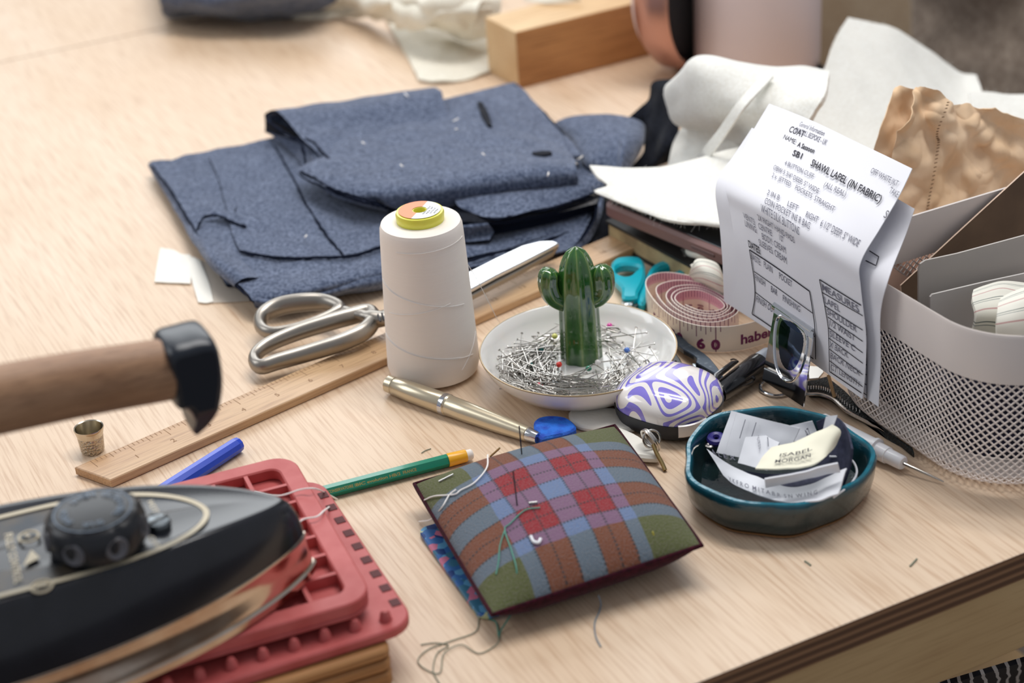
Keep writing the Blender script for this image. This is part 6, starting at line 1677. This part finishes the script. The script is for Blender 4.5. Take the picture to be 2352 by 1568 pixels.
for k in range(7):
    a = 2 * pi * (k + .0) / 7 - .5 / 7
    n0 = V((cos(a), sin(a), .12)).normalized(); c0 = dct + V((cos(a), sin(a), 0)) * .0222 + V((0, 0, .0082))
    mesh('finger_dimple', *lathe([(.0056, .0002), (.0048, .0012), (.0034, .0007), (0, .0004)], 24, c0, n0, cap=False), m_dmp, dial_o)
mb = MB()
dtx = plain('grey_dial_print', (112, 130, 150), .5)
rg_ = []
for k in range(41): rg_ += [dct + V((cos(2 * pi * k / 40) * r_, sin(2 * pi * k / 40) * r_, .01795 if r_ > .016 else .0184)) for r_ in (.0172, .0180)]
mb.add((rg_, [[2 * k, 2 * k + 1, 2 * k + 3, 2 * k + 2] for k in range(40)]))
for t, a0_ in (('LINEN', 2.6), ('COTTON', 1.4), ('WOOL', .2), ('SILK', -1.0), ('RAYON', -2.2)):
    for i, ch_ in enumerate(t):
        a = a0_ - i * .17; r_ = .0112
        text_plane(mb, ch_, dct + V((cos(a) * r_, sin(a) * r_, .0187)), V((sin(a), -cos(a), 0)), V((cos(a), sin(a), 0)) * .0050, .02)
mb.build('dial_lettering', dtx, dial_o, smooth=False)
scp = G(362, 1192, ztop(.07) + .004); scp.z = ztop(.07) - .001
scr = mesh('screw', *lathe([(.0058, 0), (.0060, .003), (.0052, .0044), (.0, .0050)], 28, scp), plain('dull_screw', (112, 118, 122), .3, 1.0), iron)
mesh('screw_slot', *box((scp.x, scp.y, scp.z + .0047), .0112, .0014, .0004, radians(40)), plain('black_plastic', (18, 19, 22), .35), scr, smooth=False)
mb = MB(); zt_ = ztop(.13) + .0012
def it(s_, x0, y0, x1, y1, h):
    a, b = G(x0, y0, zt_), G(x1, y1, zt_); d = (b - a); w_ = d.length; d.normalize(); text_plane(mb, s_, a, d, V((-d.y, d.x, 0)) * h, .02, width=w_)
it('FULLY CONTROL', 10, 1226, 34, 1340, .0052)
it('HOT', 338, 1150, 352, 1178, .004); it('OFF', 338, 1232, 358, 1262, .004)
ta, tb, tc_ = G(52, 1300, zt_), G(92, 1280, zt_), G(72, 1262, zt_); mb.add(([ta, tb, tc_], [[0, 1, 2]]))
for (cx, cy) in ((66, 1232), (96, 1346)):
    mb.add(tube([G(cx, cy, zt_) + V((cos(2 * pi * k / 24) * .0046, sin(2 * pi * k / 24) * .0046, 0)) for k in range(24)], .0006, 5, True)); it('S', cx - 5, cy + 2, cx + 5, cy - 2, .005)
mb.build('plate_lettering', m_ivy, plate_o, smooth=False)
m_hw = wood('handle_wood', (182, 144, 112), (142, 102, 72), (84, 54, 34), .5, ang=radians(22), sc=2.0)
h1_ = G(385, 848, .178); h0_ = G(-20, 921, .186); hr = G(-420, 1000, .192)
mesh('wooden_grip', *tube(cr([h1_, (h0_ + h1_) / 2 + V((0, 0, .0006)), h0_, hr], 10), [.0138 + .0016 * i / 30 for i in range(31)], 32, flat=((0, 0, 1), 1.05)), m_hw, iron)
hax = (h1_ - h0_); hax.z = 0; hax.normalize(); hsd = V((-hax.y, hax.x, 0))
capo = [(368, 786), (420, 764), (462, 755), (478, 762), (488, 790), (496, 840), (495, 880), (486, 920), (470, 956), (450, 982), (440, 988), (432, 972), (430, 945), (418, 924), (398, 913), (388, 912), (378, 850)]
pc_ = [G(x, y, pl=(h1_, hsd)) for x, y in capo]; pc_ = cr(pc_, 4, True)
cen = sum(pc_, V((0, 0, 0))) / len(pc_)
vv = []; ff = []; n = len(pc_)
levels = [(-.0150, .80), (-.0145, .88), (-.0125, .95), (-.008, .985), (0, 1.0), (.008, .985), (.0125, .95), (.0145, .88), (.0150, .80)]
pin_ = {}
for (d_, sc_2) in levels:
    for p in pc_: 
        q = (1 - sc_2) * .022; dd = (cen - p); vv.append(p + dd.normalized() * min(q, dd.length * .4) + hsd * d_ * (1 if p.z > cen.z - .012 else max(.25, 1 - (cen.z - .012 - p.z) / .028)))
for i in range(len(levels) - 1):
    for k in range(n): ff.append([i * n + k, i * n + (k + 1) % n, (i + 1) * n + (k + 1) % n, (i + 1) * n + k])
tri = tessellate_polygon([[V(((p - h1_).dot(hax), p.z, 0)) for p in pc_]])
ff += [list(t) for t in tri] + [[(len(levels) - 1) * n + i for i in t][::-1] for t in tri]
mesh('end_cap', vv, ff, plain('black_cap', (20, 28, 40), .32, spec=.5), iron, sharp=60)
hp = NZ + ax_i * .255
mesh('handle_post', *tube([V((hp.x, hp.y, ZI + .05)), V((hp.x, hp.y, .12)), V((hr.x, hr.y, .178))], .010, 20), m_dial, iron)
# ------------------------------------------------------------------ lint and crumbs
def crumb(name, label, cat, pts, r, m, group=None):
    o = mesh(name, *tube(cr([G(*p) for p in pts], 4), r, 5), m); tag(o, label, cat, group)
lint = [(1040, 278, 1052, 272, .050), (1046, 296, 1050, 296, .050), (832, 326, 838, 330, .046), (920, 378, 926, 382, .049), (1108, 352, 1114, 356, .049), (930, 214, 938, 222, .046), (1326, 366, 1338, 358, .036), (1260, 396, 1258, 404, .050), (700, 545, 704, 540, .025), (1500 - 180, 372, 1326, 376, .036)]
for i, (x0, y0, x1, y1, z) in enumerate(lint):
    crumb('lint', 'tiny white scrap of thread lying on the navy cloth', 'thread', [(x0, y0, z), ((x0 + x1) / 2, (y0 + y1) / 2 + 1, z + .001), (x1, y1, z)], .0006, m_wth, 'white lint on the navy cloth')
crumb('clipping', 'short dark thread clipping on the bench between the pen and the pincushion', 'thread', [(968, 1040, .0005), (978, 1034, .0005), (990, 1030, .0005)], .0003, m_oth)
crumb('clipping', 'dark thread clipping between the tape measure and the marker', 'thread', [(1678, 826, .0005), (1684, 824, .0005), (1692, 826, .0005)], .0004, m_pk)
crumb('clipping', 'dark thread clipping on the bench right of the pincushion corner', 'thread', [(1848, 1288, .0005), (1856, 1293, .0005), (1862, 1298, .0005)], .0005, m_oth)
crumb('clipping', 'slanting dark thread clipping near the front edge of the bench', 'thread', [(2090, 1300, .0005), (2098, 1292, .0005), (2106, 1283, .0005)], .0005, m_oth)
# ================================================================== LIGHT
w = bpy.data.worlds.new('world'); bpy.context.scene.world = w; w.use_nodes = True
w.node_tree.nodes['Background'].inputs[0].default_value = (.90, .93, 1.0, 1); w.node_tree.nodes['Background'].inputs[1].default_value = 0.37
def area(name, loc, aim, sx_, sy_, power, col):
    l = bpy.data.lights.new(name, 'AREA'); l.shape = 'RECTANGLE'; l.size = sx_; l.size_y = sy_; l.energy = power; l.color = col
    o = bpy.data.objects.new(name, l); C.objects.link(o); o.location = loc
    o.rotation_euler = (V(aim) - V(loc)).to_track_quat('-Z', 'Y').to_euler(); return o
area('window_light', (-0.6, 3.4, 1.30), (0.0, 1.0, 0), 2.6, 1.05, 33, (.93, .97, 1.0))
area('side_fill_light', (-2.3, 1.3, 1.7), (0.0, 1.0, 0), 1.2, 1.2, 16, (.95, .98, 1.0))  # weaker fill added from the left to give sideways light
area('ceiling_tube', (0.15, 1.30, 1.75), (0.05, 1.1, 0), 1.4, .10, 12.5, (1.0, .98, .96))
area('ceiling_tube', (0.30, 1.55, 1.75), (0.1, 1.2, 0), 1.4, .10, 12.5, (1.0, .98, .96))
